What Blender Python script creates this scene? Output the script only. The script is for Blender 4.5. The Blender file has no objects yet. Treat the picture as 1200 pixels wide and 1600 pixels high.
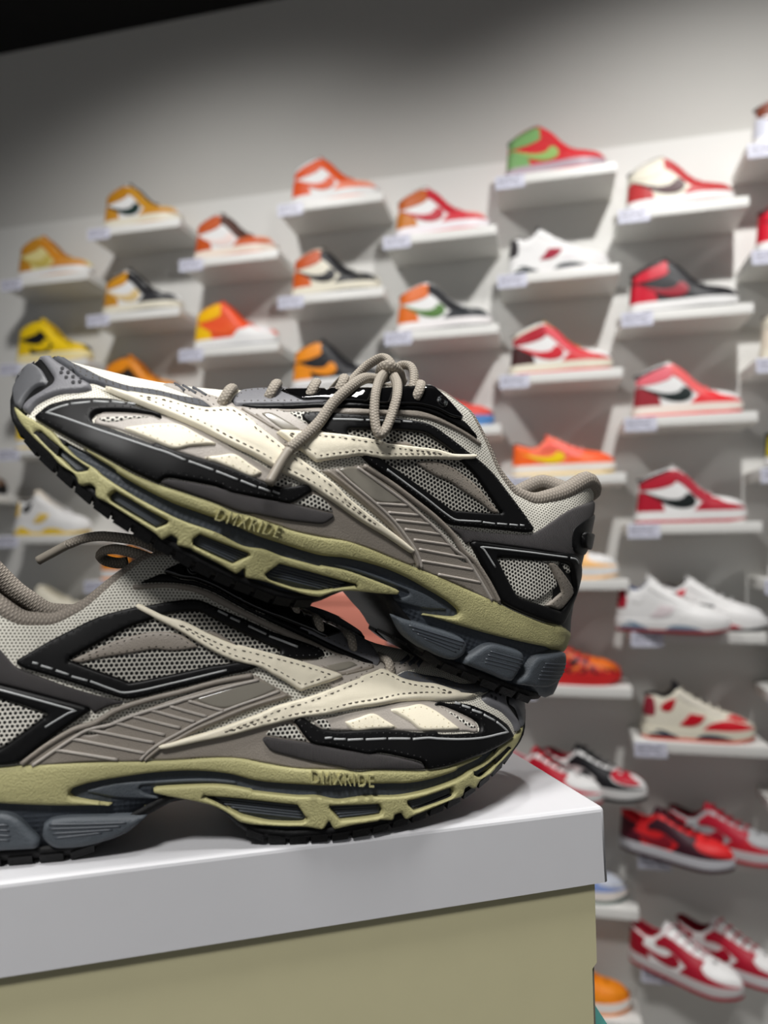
import bpy, bmesh, math, random
import numpy as np
from mathutils import Matrix, Vector
from mathutils.geometry import delaunay_2d_cdt

scene = bpy.context.scene
C = scene.collection
PI = math.pi
random.seed(7)

# ------------------------------------------------------------------ camera
CAMZ = 1.72
PITCH, ROLL = math.radians(3.0), math.radians(-0.70)
cd = bpy.data.cameras.new('camera')
cam = bpy.data.objects.new('camera', cd)
C.objects.link(cam)
fw = Vector((0, math.cos(PITCH), math.sin(PITCH)))
rt0 = Vector((1, 0, 0))
up0 = rt0.cross(fw)
rt = math.cos(ROLL) * rt0 + math.sin(ROLL) * up0
up = -math.sin(ROLL) * rt0 + math.cos(ROLL) * up0
cam.matrix_world = Matrix(((rt.x, up.x, -fw.x, 0), (rt.y, up.y, -fw.y, 0), (rt.z, up.z, -fw.z, CAMZ), (0, 0, 0, 1)))
cd.sensor_fit = 'HORIZONTAL'
cd.sensor_width = 36.0
cd.lens = 1109.0 / 1200.0 * 36.0
cd.clip_start = 0.02
cd.dof.use_dof = True
cd.dof.focus_distance = 0.345
cd.dof.aperture_fstop = 8.2
scene.camera = cam

# ------------------------------------------------------------------ world, lights, exposure
w = bpy.data.worlds.new('world'); scene.world = w
w.use_nodes = True
w.node_tree.nodes['Background'].inputs[0].default_value = (0.97, 0.98, 1.0, 1)
w.node_tree.nodes['Background'].inputs[1].default_value = 0.16
scene.view_settings.view_transform = 'Standard'
scene.view_settings.look = 'None'
scene.view_settings.exposure = 0.42
scene.view_settings.gamma = 1.0
scene.view_settings.use_curve_mapping = False

YAW = math.radians(13.0)
EX = Vector((math.cos(YAW), -math.sin(YAW), 0))     # along the shelf wall, to the right
EY = Vector((math.sin(YAW), math.cos(YAW), 0))      # into the wall
KS = 1.08
DF = 2.0 * KS                                       # distance of the shelf fronts
SH_D, SH_T = 0.178, 0.030
DW = DF + SH_D                                      # wall surface
def wallp(x, d, z): return EX * x + EY * d + Vector((0, 0, CAMZ + z))

def look(o, target):
    o.rotation_euler = (Vector(target) - o.location).to_track_quat('-Z', 'Y').to_euler()
def spot(name, loc, tgt, power, angle, blend, size, col=(1, 0.985, 0.965)):
    l = bpy.data.lights.new(name, 'SPOT'); l.energy = power; l.spot_size = math.radians(angle); l.spot_blend = blend
    l.shadow_soft_size = size; l.color = col
    o = bpy.data.objects.new(name, l); C.objects.link(o); o.location = loc; look(o, tgt); return o
def area(name, loc, tgt, power, sx, sy, col=(1, 0.98, 0.95)):
    l = bpy.data.lights.new(name, 'AREA'); l.energy = power; l.shape = 'RECTANGLE'; l.size = sx; l.size_y = sy; l.color = col
    o = bpy.data.objects.new(name, l); C.objects.link(o); o.location = loc; look(o, tgt); return o
CEIL = 2.02
for (x, e, sz, rad) in ((0.62, 116, 120, .035), (-1.05, 92, 120, .12), (2.1, 52, 116, .12)):
    spot('track_spot', wallp(x, DW - 1.40, 1.97), wallp(x - 0.05, DW, -0.60), e, sz, 1.0, rad)
spot('track_spot', Vector((0.10, 0.02, CAMZ + 1.95)), (0.02, 0.36, CAMZ - 0.05), 102, 34, 0.5, 0.20)
spot('track_spot', Vector((-0.55, -1.15, CAMZ + 1.95)), (0.0, 0.36, CAMZ - 0.08), 208, 28, 0.5, 0.28)

# ------------------------------------------------------------------ materials
def lin(c):
    out = []
    for v in c[:3]:
        v = v / 255.0
        out.append(v / 12.92 if v <= 0.04045 else ((v + 0.055) / 1.055) ** 2.4)
    return tuple(out) + (1.0,)
MATS = {}
def nmat(name):
    m = bpy.data.materials.new(name); m.use_nodes = True
    nt = m.node_tree; b = nt.nodes['Principled BSDF']
    return m, nt, b
def coord(nt, uv, scale):
    tc = nt.nodes.new('ShaderNodeTexCoord'); mp = nt.nodes.new('ShaderNodeMapping')
    nt.links.new(tc.outputs['UV' if uv else 'Object'], mp.inputs[0])
    s = scale if isinstance(scale, (tuple, list)) else (scale,) * 3
    mp.inputs['Scale'].default_value = s
    return mp
def bump(nt, b, src, strength, dist=0.001):
    bp = nt.nodes.new('ShaderNodeBump'); bp.inputs['Strength'].default_value = strength; bp.inputs['Distance'].default_value = dist
    nt.links.new(src, bp.inputs['Height']); nt.links.new(bp.outputs[0], b.inputs['Normal'])
def vary(nt, b, col, fac_out, amt):
    mx = nt.nodes.new('ShaderNodeMixRGB'); mx.inputs[1].default_value = tuple(c * (1 - amt) for c in col[:3]) + (1,)
    mx.inputs[2].default_value = tuple(min(1, c * (1 + amt)) for c in col[:3]) + (1,)
    nt.links.new(fac_out, mx.inputs[0]); nt.links.new(mx.outputs[0], b.inputs['Base Color'])
def mat(name, rgb, rough=0.5, kind='plain', scale=400.0, strength=0.3, amt=0.08, spec=0.5, coat=0.0, uv=False):
    if name in MATS: return MATS[name]
    m, nt, b = nmat(name); col = lin(rgb)
    b.inputs['Base Color'].default_value = col; b.inputs['Roughness'].default_value = rough
    b.inputs['Specular IOR Level'].default_value = spec
    b.inputs['Coat Weight'].default_value = coat
    mp = coord(nt, uv, scale)
    if kind in ('plain', 'leather'):
        n = nt.nodes.new('ShaderNodeTexNoise'); n.inputs['Scale'].default_value = 1.0; n.inputs['Detail'].default_value = 3.0
        nt.links.new(mp.outputs[0], n.inputs['Vector']); vary(nt, b, col, n.outputs['Fac'], amt)
        if kind == 'leather':
            v = nt.nodes.new('ShaderNodeTexVoronoi'); v.inputs['Scale'].default_value = 1.6; v.feature = 'SMOOTH_F1'
            nt.links.new(mp.outputs[0], v.inputs['Vector']); bump(nt, b, v.outputs['Distance'], strength, 0.0006)
    elif kind == 'pebble':
        v = nt.nodes.new('ShaderNodeTexNoise'); v.inputs['Scale'].default_value = 1.0; v.inputs['Detail'].default_value = 2.5
        v.inputs['Roughness'].default_value = 0.6
        nt.links.new(mp.outputs[0], v.inputs['Vector']); vary(nt, b, col, v.outputs['Fac'], amt); bump(nt, b, v.outputs['Fac'], strength, 0.0012)
    elif kind == 'hatch':
        v = nt.nodes.new('ShaderNodeTexVoronoi'); v.inputs['Randomness'].default_value = 0.1; v.inputs['Scale'].default_value = 1.0
        mp.inputs['Rotation'].default_value = (0, 0, 0.6)
        nt.links.new(mp.outputs[0], v.inputs['Vector']); bump(nt, b, v.outputs['Distance'], strength, 0.0006)
    MATS[name] = m
    return m
def mesh_mat(name, thread, hole, pitch, rad, rough=0.75, strength=0.8):
    """knit with a hexagonal lattice of round holes, laid on the panel's own millimetre UV"""
    if name in MATS: return MATS[name]
    m, nt, b = nmat(name); q = pitch * 1.732
    tc = nt.nodes.new('ShaderNodeTexCoord')
    def vm(op, src, val):
        n = nt.nodes.new('ShaderNodeVectorMath'); n.operation = op; nt.links.new(src, n.inputs[0])
        if val is not None: n.inputs[1].default_value = val
        return n
    sc0 = vm('MULTIPLY', tc.outputs['UV'], (1000 / pitch, 1000 / q, 0))
    ds = []
    for sh in ((0, 0, 0), (0.5, 0.5, 0)):
        n = vm('ADD', sc0.outputs[0], sh); n = vm('FRACTION', n.outputs[0], None); n = vm('SUBTRACT', n.outputs[0], (0.5, 0.5, 0)); n = vm('MULTIPLY', n.outputs[0], (1, 1.732, 0)); n = vm('LENGTH', n.outputs[0], None); ds.append(n)
    mn = nt.nodes.new('ShaderNodeMath'); mn.operation = 'MINIMUM'; nt.links.new(ds[0].outputs['Value'], mn.inputs[0]); nt.links.new(ds[1].outputs['Value'], mn.inputs[1])
    mr = nt.nodes.new('ShaderNodeMapRange'); mr.interpolation_type = 'SMOOTHSTEP'; nt.links.new(mn.outputs[0], mr.inputs[0])
    mr.inputs[1].default_value = rad - 0.07; mr.inputs[2].default_value = rad + 0.07
    mx = nt.nodes.new('ShaderNodeMixRGB'); mx.inputs[1].default_value = lin(hole); mx.inputs[2].default_value = lin(thread)
    nt.links.new(mr.outputs[0], mx.inputs[0]); nt.links.new(mx.outputs[0], b.inputs['Base Color']); bump(nt, b, mr.outputs[0], strength, 0.0005)
    b.inputs['Roughness'].default_value = rough; b.inputs['Specular IOR Level'].default_value = 0.25
    MATS[name] = m
    return m
def rib_mat(name, c1, c2, per, rough=0.8, axis='X', strength=0.8, uv=True):
    if name in MATS: return MATS[name]
    m, nt, b = nmat(name)
    mp = coord(nt, uv, 1000.0 / per)
    wv = nt.nodes.new('ShaderNodeTexWave'); wv.wave_type = 'BANDS'; wv.bands_direction = axis
    wv.inputs['Scale'].default_value = 1.0 / 6.2832 * 2; wv.inputs['Distortion'].default_value = 0.4; wv.inputs['Detail'].default_value = 1.0
    nt.links.new(mp.outputs[0], wv.inputs['Vector'])
    mx = nt.nodes.new('ShaderNodeMixRGB'); mx.inputs[1].default_value = lin(c1); mx.inputs[2].default_value = lin(c2)
    nt.links.new(wv.outputs['Fac'], mx.inputs[0]); nt.links.new(mx.outputs[0], b.inputs['Base Color'])
    bump(nt, b, wv.outputs['Fac'], strength, 0.0005)
    b.inputs['Roughness'].default_value = rough
    MATS[name] = m
    return m
def braid_mat(name, rgb, uvs=(1.0, 1.0), strength=0.9):
    # woven cord: two crossing diagonal wave sets on the tube's own UV (u round, v along)
    if name in MATS: return MATS[name]
    m, nt, b = nmat(name)
    mp = coord(nt, True, (uvs[0], uvs[1], 1))
    w1 = nt.nodes.new('ShaderNodeTexWave'); w1.bands_direction = 'DIAGONAL'; w1.inputs['Scale'].default_value = 1.0
    mp2 = coord(nt, True, (-uvs[0], uvs[1], 1))
    w2 = nt.nodes.new('ShaderNodeTexWave'); w2.bands_direction = 'DIAGONAL'; w2.inputs['Scale'].default_value = 1.0
    nt.links.new(mp.outputs[0], w1.inputs['Vector']); nt.links.new(mp2.outputs[0], w2.inputs['Vector'])
    mt = nt.nodes.new('ShaderNodeMath'); mt.operation = 'MULTIPLY'
    nt.links.new(w1.outputs['Fac'], mt.inputs[0]); nt.links.new(w2.outputs['Fac'], mt.inputs[1])
    col = lin(rgb)
    vary(nt, b, col, mt.outputs[0], 0.28); bump(nt, b, mt.outputs[0], strength, 0.0006)
    b.inputs['Roughness'].default_value = 0.8
    MATS[name] = m
    return m

# ------------------------------------------------------------------ object helpers
def tag(o, label=None, cat=None, group=None, kind=None):
    if label: o['label'] = label
    if cat: o['category'] = cat
    if group: o['group'] = group
    if kind: o['kind'] = kind
    return o
def empty(name, M):
    o = bpy.data.objects.new(name, None); o.empty_display_size = 0.02; C.objects.link(o); o.matrix_world = M; return o
def mk(name, verts, faces, m, parent=None, uvs=None, smooth=True, M=None):
    me = bpy.data.meshes.new(name); me.from_pydata([tuple(v) for v in verts], [], [tuple(f) for f in faces]); me.update()
    if uvs is not None:
        ul = me.uv_layers.new(name='uv')
        vi = np.empty(len(me.loops), dtype=np.int32); me.loops.foreach_get('vertex_index', vi)
        ul.data.foreach_set('uv', np.asarray(uvs, dtype=np.float32)[vi].ravel())
    if smooth: me.polygons.foreach_set('use_smooth', [True] * len(me.polygons))
    if m: me.materials.append(m)
    return ob(name, me, parent, M)
def ob(name, me, parent=None, M=None):
    o = bpy.data.objects.new(name, me); C.objects.link(o)
    if parent: o.parent = parent
    if M is not None: o.matrix_world = M
    return o
def sharp(o, ang=40):
    me = o.data
    bm = bmesh.new(); bm.from_mesh(me)
    for e in bm.edges:
        if len(e.link_faces) == 2 and e.calc_face_angle(0) > math.radians(ang): e.smooth = False
    bm.to_mesh(me); bm.free()
    return o
class MB:
    def __init__(s): s.v = []; s.f = []; s.u = []
    def add(s, v, f, u=None):
        n = len(s.v); s.v += [tuple(p) for p in v]; s.f += [tuple(i + n for i in q) for q in f]
        s.u += [tuple(p) for p in (u if u is not None else [(0, 0)] * len(v))]
    def box(s, lo, hi):
        x0, y0, z0 = lo; x1, y1, z1 = hi
        s.add([(x0, y0, z0), (x1, y0, z0), (x1, y1, z0), (x0, y1, z0), (x0, y0, z1), (x1, y0, z1), (x1, y1, z1), (x0, y1, z1)],
              [(0, 3, 2, 1), (4, 5, 6, 7), (0, 1, 5, 4), (1, 2, 6, 5), (2, 3, 7, 6), (3, 0, 4, 7)])
    def build(s, name, m, parent=None, smooth=False, M=None): return mk(name, s.v, s.f, m, parent, s.u, smooth, M)
def bevel(o, wdt, seg=2):
    bm = bmesh.new(); bm.from_mesh(o.data)
    bmesh.ops.bevel(bm, geom=bm.edges[:], offset=wdt, segments=seg, affect='EDGES', profile=0.6)
    for f in bm.faces: f.smooth = True
    bm.to_mesh(o.data); bm.free()
    return sharp(o, 50)

# ------------------------------------------------------------------ curve helpers
def catmull(pts, step, closed, corner=math.radians(48)):
    P = [np.array(p, float) for p in pts]
    # drop near duplicates
    Q = [P[0]]
    for p in P[1:]:
        if np.linalg.norm(p - Q[-1]) > 0.35: Q.append(p)
    if closed and np.linalg.norm(Q[0] - Q[-1]) < 0.35: Q.pop()
    n = len(Q); out = []
    def ang(i):
        a, b, c = Q[(i - 1) % n], Q[i], Q[(i + 1) % n]
        u, v = b - a, c - b
        d = np.dot(u, v) / (np.linalg.norm(u) * np.linalg.norm(v) + 1e-9)
        return math.acos(max(-1, min(1, d)))
    isc = [(ang(i) > corner) if (closed or 0 < i < n - 1) else True for i in range(n)]
    rng = range(n) if closed else range(n - 1)
    for i in rng:
        p1, p2 = Q[i], Q[(i + 1) % n]
        p0 = Q[(i - 1) % n] if not isc[i] else p1 - (p2 - p1)
        p3 = Q[(i + 2) % n] if not isc[(i + 1) % n] else p2 + (p2 - p1)
        L = np.linalg.norm(p2 - p1); k = max(1, int(math.ceil(L / step)))
        # centripetal-ish: limit tangents to the segment's length
        m1 = (p2 - p0) * 0.5; m2 = (p3 - p1) * 0.5
        for mm in (m1, m2):
            l = np.linalg.norm(mm)
            if l > L: mm *= L / l
        for j in range(k):
            t = j / k
            out.append((2 * t**3 - 3 * t**2 + 1) * p1 + (t**3 - 2 * t**2 + t) * m1 + (-2 * t**3 + 3 * t**2) * p2 + (t**3 - t**2) * m2)
    if not closed: out.append(Q[-1])
    return np.array(out)
def inpoly(pts, loops):
    ins = np.zeros(len(pts), bool); x, y = pts[:, 0], pts[:, 1]
    for L in loops:
        a = L; b = np.roll(L, -1, 0)
        for (x1, y1), (x2, y2) in zip(a, b):
            if y1 == y2: continue
            c = ((y1 > y) != (y2 > y)) & (x < (x2 - x1) * (y - y1) / (y2 - y1) + x1)
            ins ^= c
    return ins
def distpoly(pts, loops):
    d = np.full(len(pts), 1e9)
    for L in loops:
        a = L; b = np.roll(L, -1, 0)
        for p, q in zip(a, b):
            v = q - p; l2 = v @ v + 1e-12
            t = np.clip(((pts - p) @ v) / l2, 0, 1)
            e = pts - (p + t[:, None] * v)
            d = np.minimum(d, np.hypot(e[:, 0], e[:, 1]))
    return d
def tube(path, r, nseg=8, closed=False, flat=1.0, ru=None):
    """tube along a 3D polyline (metres); returns verts, faces, uvs (u round, v along in mm)"""
    P = [Vector(p) for p in path]; n = len(P)
    T = []
    for i in range(n):
        a = P[(i - 1) % n] if (closed or i > 0) else P[i]; b = P[(i + 1) % n] if (closed or i < n - 1) else P[i]
        T.append((b - a).normalized())
    N = T[0].orthogonal().normalized(); v = []; u = []; f = []; acc = 0
    for i in range(n):
        if i: acc += (P[i] - P[i - 1]).length
        N = (N - T[i] * N.dot(T[i])).normalized(); Bn = T[i].cross(N)
        ri = r if not callable(r) else r(i / (n - 1))
        for k in range(nseg):
            a = 2 * PI * k / nseg
            v.append(P[i] + N * (ri * math.cos(a)) + Bn * (ri * flat * math.sin(a)))
            u.append((abs(2.0 * k / nseg - 1), acc * 1000))
    m = n if closed else n - 1
    for i in range(m):
        for k in range(nseg):
            k2 = (k + 1) % nseg; j = (i + 1) % n
            f.append((i * nseg + k, i * nseg + k2, j * nseg + k2, j * nseg + k))
    if not closed:
        f.append(tuple(range(nseg))[::-1]); f.append(tuple((n - 1) * nseg + k for k in range(nseg)))
    return v, f, u
def smooth3(pts, step=1.5):
    return catmull(pts, step, False, corner=math.radians(120)) * 0.001

# ------------------------------------------------------------------ shoe surface: side heightfield y = Y(x, h) in metres
class Surf:
    def __init__(s, WS, WY, HT, cx, cv, pw, wm=1.0, hbase=0.03, shh=(0, 0.2), shv=(0, 0), L0=0.10):
        t = np.linspace(WS[0], WS[-1], 800)
        def pch(xs, ys, t):   # monotone-ish smooth resample
            y = np.interp(t, xs, ys); k = np.hanning(41); k /= k.sum()
            pad = np.concatenate([np.full(20, y[0]), y, np.full(20, y[-1])])
            sm = np.convolve(pad, k, 'valid')
            wgt = np.clip(np.minimum(t - t[0], t[-1] - t) / 0.02, 0, 1)
            return y * (1 - wgt) + sm * wgt
        s.wt = t; s.wy = pch(np.array(WS), np.array(WY), t) * wm
        a = np.array(HT); s.ht_t = t; s.ht_y = np.interp(t, a[:, 0], a[:, 1])
        k = np.hanning(31); k /= k.sum()
        s.ht_y = np.convolve(np.concatenate([np.full(15, s.ht_y[0]), s.ht_y, np.full(15, s.ht_y[-1])]), k, 'valid')
        s.cx, s.cv, s.pw, s.hb = cx, cv, pw, hbase
        s.shh, s.shv, s.L0 = shh, shv, L0
        s.len = WS[-1]
    def ht(s, x): return np.interp(x, s.ht_t, s.ht_y)
    def c(s, x): return np.interp(x, s.cx, s.cv)
    def u2x(s, u, h):
        sh = np.interp(h, s.shh, s.shv); return np.where(u < s.L0, sh + u / s.L0 * (s.L0 - sh), u)
    def w(s, x, h):
        sh = np.interp(h, s.shh, s.shv)
        x0 = np.where(x < s.L0, (x - sh) / (s.L0 - sh) * s.L0, x)
        return np.interp(x0, s.wt, s.wy, left=0.0, right=0.0)
    def Y(s, x, h):
        t = np.clip((h - s.hb) / (s.ht(x) - s.hb), 0, 1)
        return s.w(x, h) * (1 - s.c(x) * (1 - np.sqrt(np.maximum(1 - t ** s.pw, 0))))
    def P(s, x, h, off):
        x = np.asarray(x, float); h = np.asarray(h, float); e = 0.0006
        y = s.Y(x, h)
        gx = np.clip((s.Y(x + e, h) - s.Y(x - e, h)) / (2 * e), -3, 3)
        gh = np.clip((s.Y(x, h + e) - s.Y(x, h - e)) / (2 * e), -3, 3)
        n = np.stack([-gx, np.ones_like(gx), -gh], -1); n /= np.linalg.norm(n, axis=-1, keepdims=True)
        return np.stack([x, y, h], -1) + n * np.asarray(off)[..., None]
def prof(x):
    x = np.clip(x, 0, 1); return np.sqrt(np.maximum(0, 1 - (1 - x) ** 2))

class Builder:
    """puts traced outlines (mm on the shoe's side) onto a Surf as raised, rounded panels"""
    def __init__(s, surf, mir=1): s.sf = surf; s.mir = mir
    warp = None
    def wp(s, q):
        if s.warp is None: return q
        q = np.asarray(q, float); W = s.warp
        d2 = (q[:, None, 0] - W[None, :, 0]) ** 2 + ((q[:, None, 1] - W[None, :, 1]) * 1.3) ** 2
        k = np.exp(-d2 / (2 * 16.0 ** 2)) + 1e-9; k2 = k ** 1.0
        wt = k2.sum(1, keepdims=True); return q + (k2 @ W[:, 2:]) / (wt + 0.35)
    def fin(s, V): V = np.array(V, float).reshape(-1, 3); V[:, 1] *= s.mir; return V
    def face(s, F): return [tuple(reversed(f)) for f in F] if s.mir < 0 else F
    def panel_data(s, outer, holes=(), base=0.0, t=1.0, bev=1.2, grid=2.2, step=1.6, puff=0.0, sunk=0.8, groove=None):
        loops = [s.wp(catmull(outer, step, True))] + [s.wp(catmull(h, step, True)) for h in holes]
        pts = []; edges = []
        for L in loops:
            n0 = len(pts); pts += [tuple(p) for p in L]
            edges += [(n0 + i, n0 + (i + 1) % len(L)) for i in range(len(L))]
        extra = []
        for L in loops:
            for dd in (bev * 0.35, bev):
                T = np.roll(L, -1, 0) - np.roll(L, 1, 0); T /= (np.linalg.norm(T, axis=1, keepdims=True) + 1e-9)
                N = np.stack([-T[:, 1], T[:, 0]], 1)
                for sg in (1, -1): extra.append(L + N * dd * sg)
        ex = np.concatenate(extra); dn = np.concatenate([np.full(len(e), (bev * 0.35, bev)[(i // 2) % 2]) for i, e in enumerate(extra)])
        ok = inpoly(ex, loops); ok &= distpoly(ex, loops) > dn * 0.93
        lo = loops[0].min(0); hi = loops[0].max(0)
        gx, gy = np.meshgrid(np.arange(lo[0], hi[0], grid), np.arange(lo[1], hi[1], grid))
        gx = gx + (np.arange(gx.shape[0]) % 2)[:, None] * grid * 0.5
        g = np.stack([gx.ravel(), gy.ravel()], 1)
        gk = inpoly(g, loops); g = g[gk]; g = g[distpoly(g, loops) > bev * 1.15] if len(g) else g
        allp = np.concatenate([np.array(pts), ex[ok], g])
        vs, _, fs, *_ = delaunay_2d_cdt([Vector(p) for p in allp], edges, [], 0, 1e-4)
        V = np.array([(v.x, v.y) for v in vs]); Fs = np.array([f for f in fs if len(f) == 3])
        cen = V[Fs].mean(1); Fs = Fs[inpoly(cen, loops)]
        A = V[Fs]; cr = (A[:, 1, 0] - A[:, 0, 0]) * (A[:, 2, 1] - A[:, 0, 1]) - (A[:, 1, 1] - A[:, 0, 1]) * (A[:, 2, 0] - A[:, 0, 0])
        Fs = Fs[np.abs(cr) > 1e-6]; cr = cr[np.abs(cr) > 1e-6]
        Fs[cr > 0] = Fs[cr > 0][:, ::-1]            # (x,h) seen from +y: x to the left -> flip
        d = distpoly(V, loops)
        off = base + np.where(d < 1e-3, -sunk, t * (0.35 + 0.65 * prof(d / bev)))
        if puff: off = off + puff * np.clip(1 - np.exp(-d / 5.0), 0, 1)
        if groove: off = off - groove[1] * np.exp(-((d - groove[0]) / 0.55) ** 2)
        return V, Fs, off, loops
    def panel(s, name, outer, m, parent, holes=(), both=False, **k):
        V, F, off, loops = s.panel_data(outer, holes, **k)
        P3 = s.fin(s.sf.P(V[:, 0] * 1e-3, V[:, 1] * 1e-3, off * 1e-3)); F3 = s.face([tuple(int(i) for i in f) for f in F])
        uv = V * 1e-3
        if both:
            Q = P3.copy(); Q[:, 1] *= -1; n = len(P3)
            F3 = list(F3) + [tuple(i + n for i in reversed(f)) for f in F3]; P3 = np.concatenate([P3, Q]); uv = np.concatenate([uv, uv])
        o = mk(name, P3, F3, m, parent, uv)
        return o, loops
    def strip_data(s, line, wid, hgt, base, step=1.5, closed=False, taper=True):
        L = s.wp(catmull(line, step, closed)); n = len(L)
        T = np.gradient(L, axis=0); T /= (np.linalg.norm(T, axis=1, keepdims=True) + 1e-9)
        N = np.stack([-T[:, 1], T[:, 0]], 1)
        prof5 = [(-1, -0.6), (-0.8, 0.55), (0, 1), (0.8, 0.55), (1, -0.6)]
        V = []; U = []
        for i in range(n):
            for a, b in prof5:
                q = L[i] + N[i] * a * wid * 0.5; U.append(q * 1e-3); V.append((q[0], q[1], base + b * hgt))
        V = np.array(V); P = s.sf.P(V[:, 0] * 1e-3, V[:, 1] * 1e-3, V[:, 2] * 1e-3)
        F = []
        for i in range(n - 1):
            for k in range(4): F.append((i * 5 + k, i * 5 + k + 1, (i + 1) * 5 + k + 1, (i + 1) * 5 + k))
        F.append((0, 1, 2, 3, 4)); F.append(tuple((n - 1) * 5 + k for k in (4, 3, 2, 1, 0)))
        # orientation: outward (+y)
        a, b, c = P[F[0][0]], P[F[0][1]], P[F[0][2]]
        return P, F, U
    def strip(s, name, lines, wid, hgt, base, m, parent, **k):
        mb = MB()
        for l in lines:
            P, F, U = s.strip_data(l, wid, hgt, base, **k); mb.add(s.fin(P), F, U)
        o = mb.build(name, m, parent, smooth=True)
        if len(lines) > 2: o['kind'] = 'stuff'
        bm = bmesh.new(); bm.from_mesh(o.data); bmesh.ops.recalc_face_normals(bm, faces=bm.faces[:]); bm.to_mesh(o.data); bm.free()
        return o
    def stitch(s, parent, loop, inset, base, m, dash=2.0, gap=1.0, wid=0.55, hgt=0.35, keep=None):
        L = loop; n = len(L)
        T = np.roll(L, -1, 0) - np.roll(L, 1, 0); T /= (np.linalg.norm(T, axis=1, keepdims=True) + 1e-9)
        N = np.stack([-T[:, 1], T[:, 0]], 1)
        test = L + N * 0.05
        sg = 1 if inpoly(test, [L]).mean() > 0.5 else -1
        Q = L + N * inset * sg
        ok = inpoly(Q, [L]) & (distpoly(Q, [L]) > inset * 0.93)
        mb = MB(); acc = []; 
        seq = list(range(n)) + [0]
        run = []
        def flush(run):
            if len(run) < 2: return
            R = np.array(run); seg = np.linalg.norm(np.diff(R, axis=0), axis=1); cum = np.concatenate([[0], np.cumsum(seg)])
            d = 0.4
            while d + dash < cum[-1]:
                a = np.array([np.interp(d, cum, R[:, j]) for j in (0, 1)]); b = np.array([np.interp(d + dash, cum, R[:, j]) for j in (0, 1)])
                tt = (b - a) / (np.linalg.norm(b - a) + 1e-9); nn = np.array([-tt[1], tt[0]])
                mid = (a + b) / 2
                q = np.array([a - nn * wid / 2, a + nn * wid / 2, b + nn * wid / 2, b - nn * wid / 2, mid - nn * wid * 0.3, mid + nn * wid * 0.3])
                o = np.array([-0.25, -0.25, -0.25, -0.25, hgt, hgt]) + base
                P = s.sf.P(q[:, 0] * 1e-3, q[:, 1] * 1e-3, o * 1e-3)
                mb.add(s.fin(P), [(0, 1, 5, 4), (4, 5, 2, 3), (0, 4, 3), (1, 2, 5)])
                d += dash + gap
        for i in seq:
            if ok[i]: run.append(Q[i])
            else: flush(run); run = []
        flush(run)
        if not mb.v: return None
        o = mb.build('stitching', m, parent); o['kind'] = 'stuff'
        bm = bmesh.new(); bm.from_mesh(o.data); bmesh.ops.recalc_face_normals(bm, faces=bm.faces[:]); bm.to_mesh(o.data); bm.free()
        return o
HT_TAB=[(0,119.5),(17,120),(40.2,120.9),(52.5,106.4),(66.7,95.7),(80,94.6),(92.2,100.5),(103.6,110.9),(116.1,120.6),(134,122.9),(146.4,118.8),(155.2,114.6),(174.2,104.1),(194,94.3),(211.9,86.5),(224.9,80.7),(238.4,75.4),(251.8,70.8),(265.2,67.2),(278.5,64.4),(291.5,61.6),(300.8,57.6),(303,50)]
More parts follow.
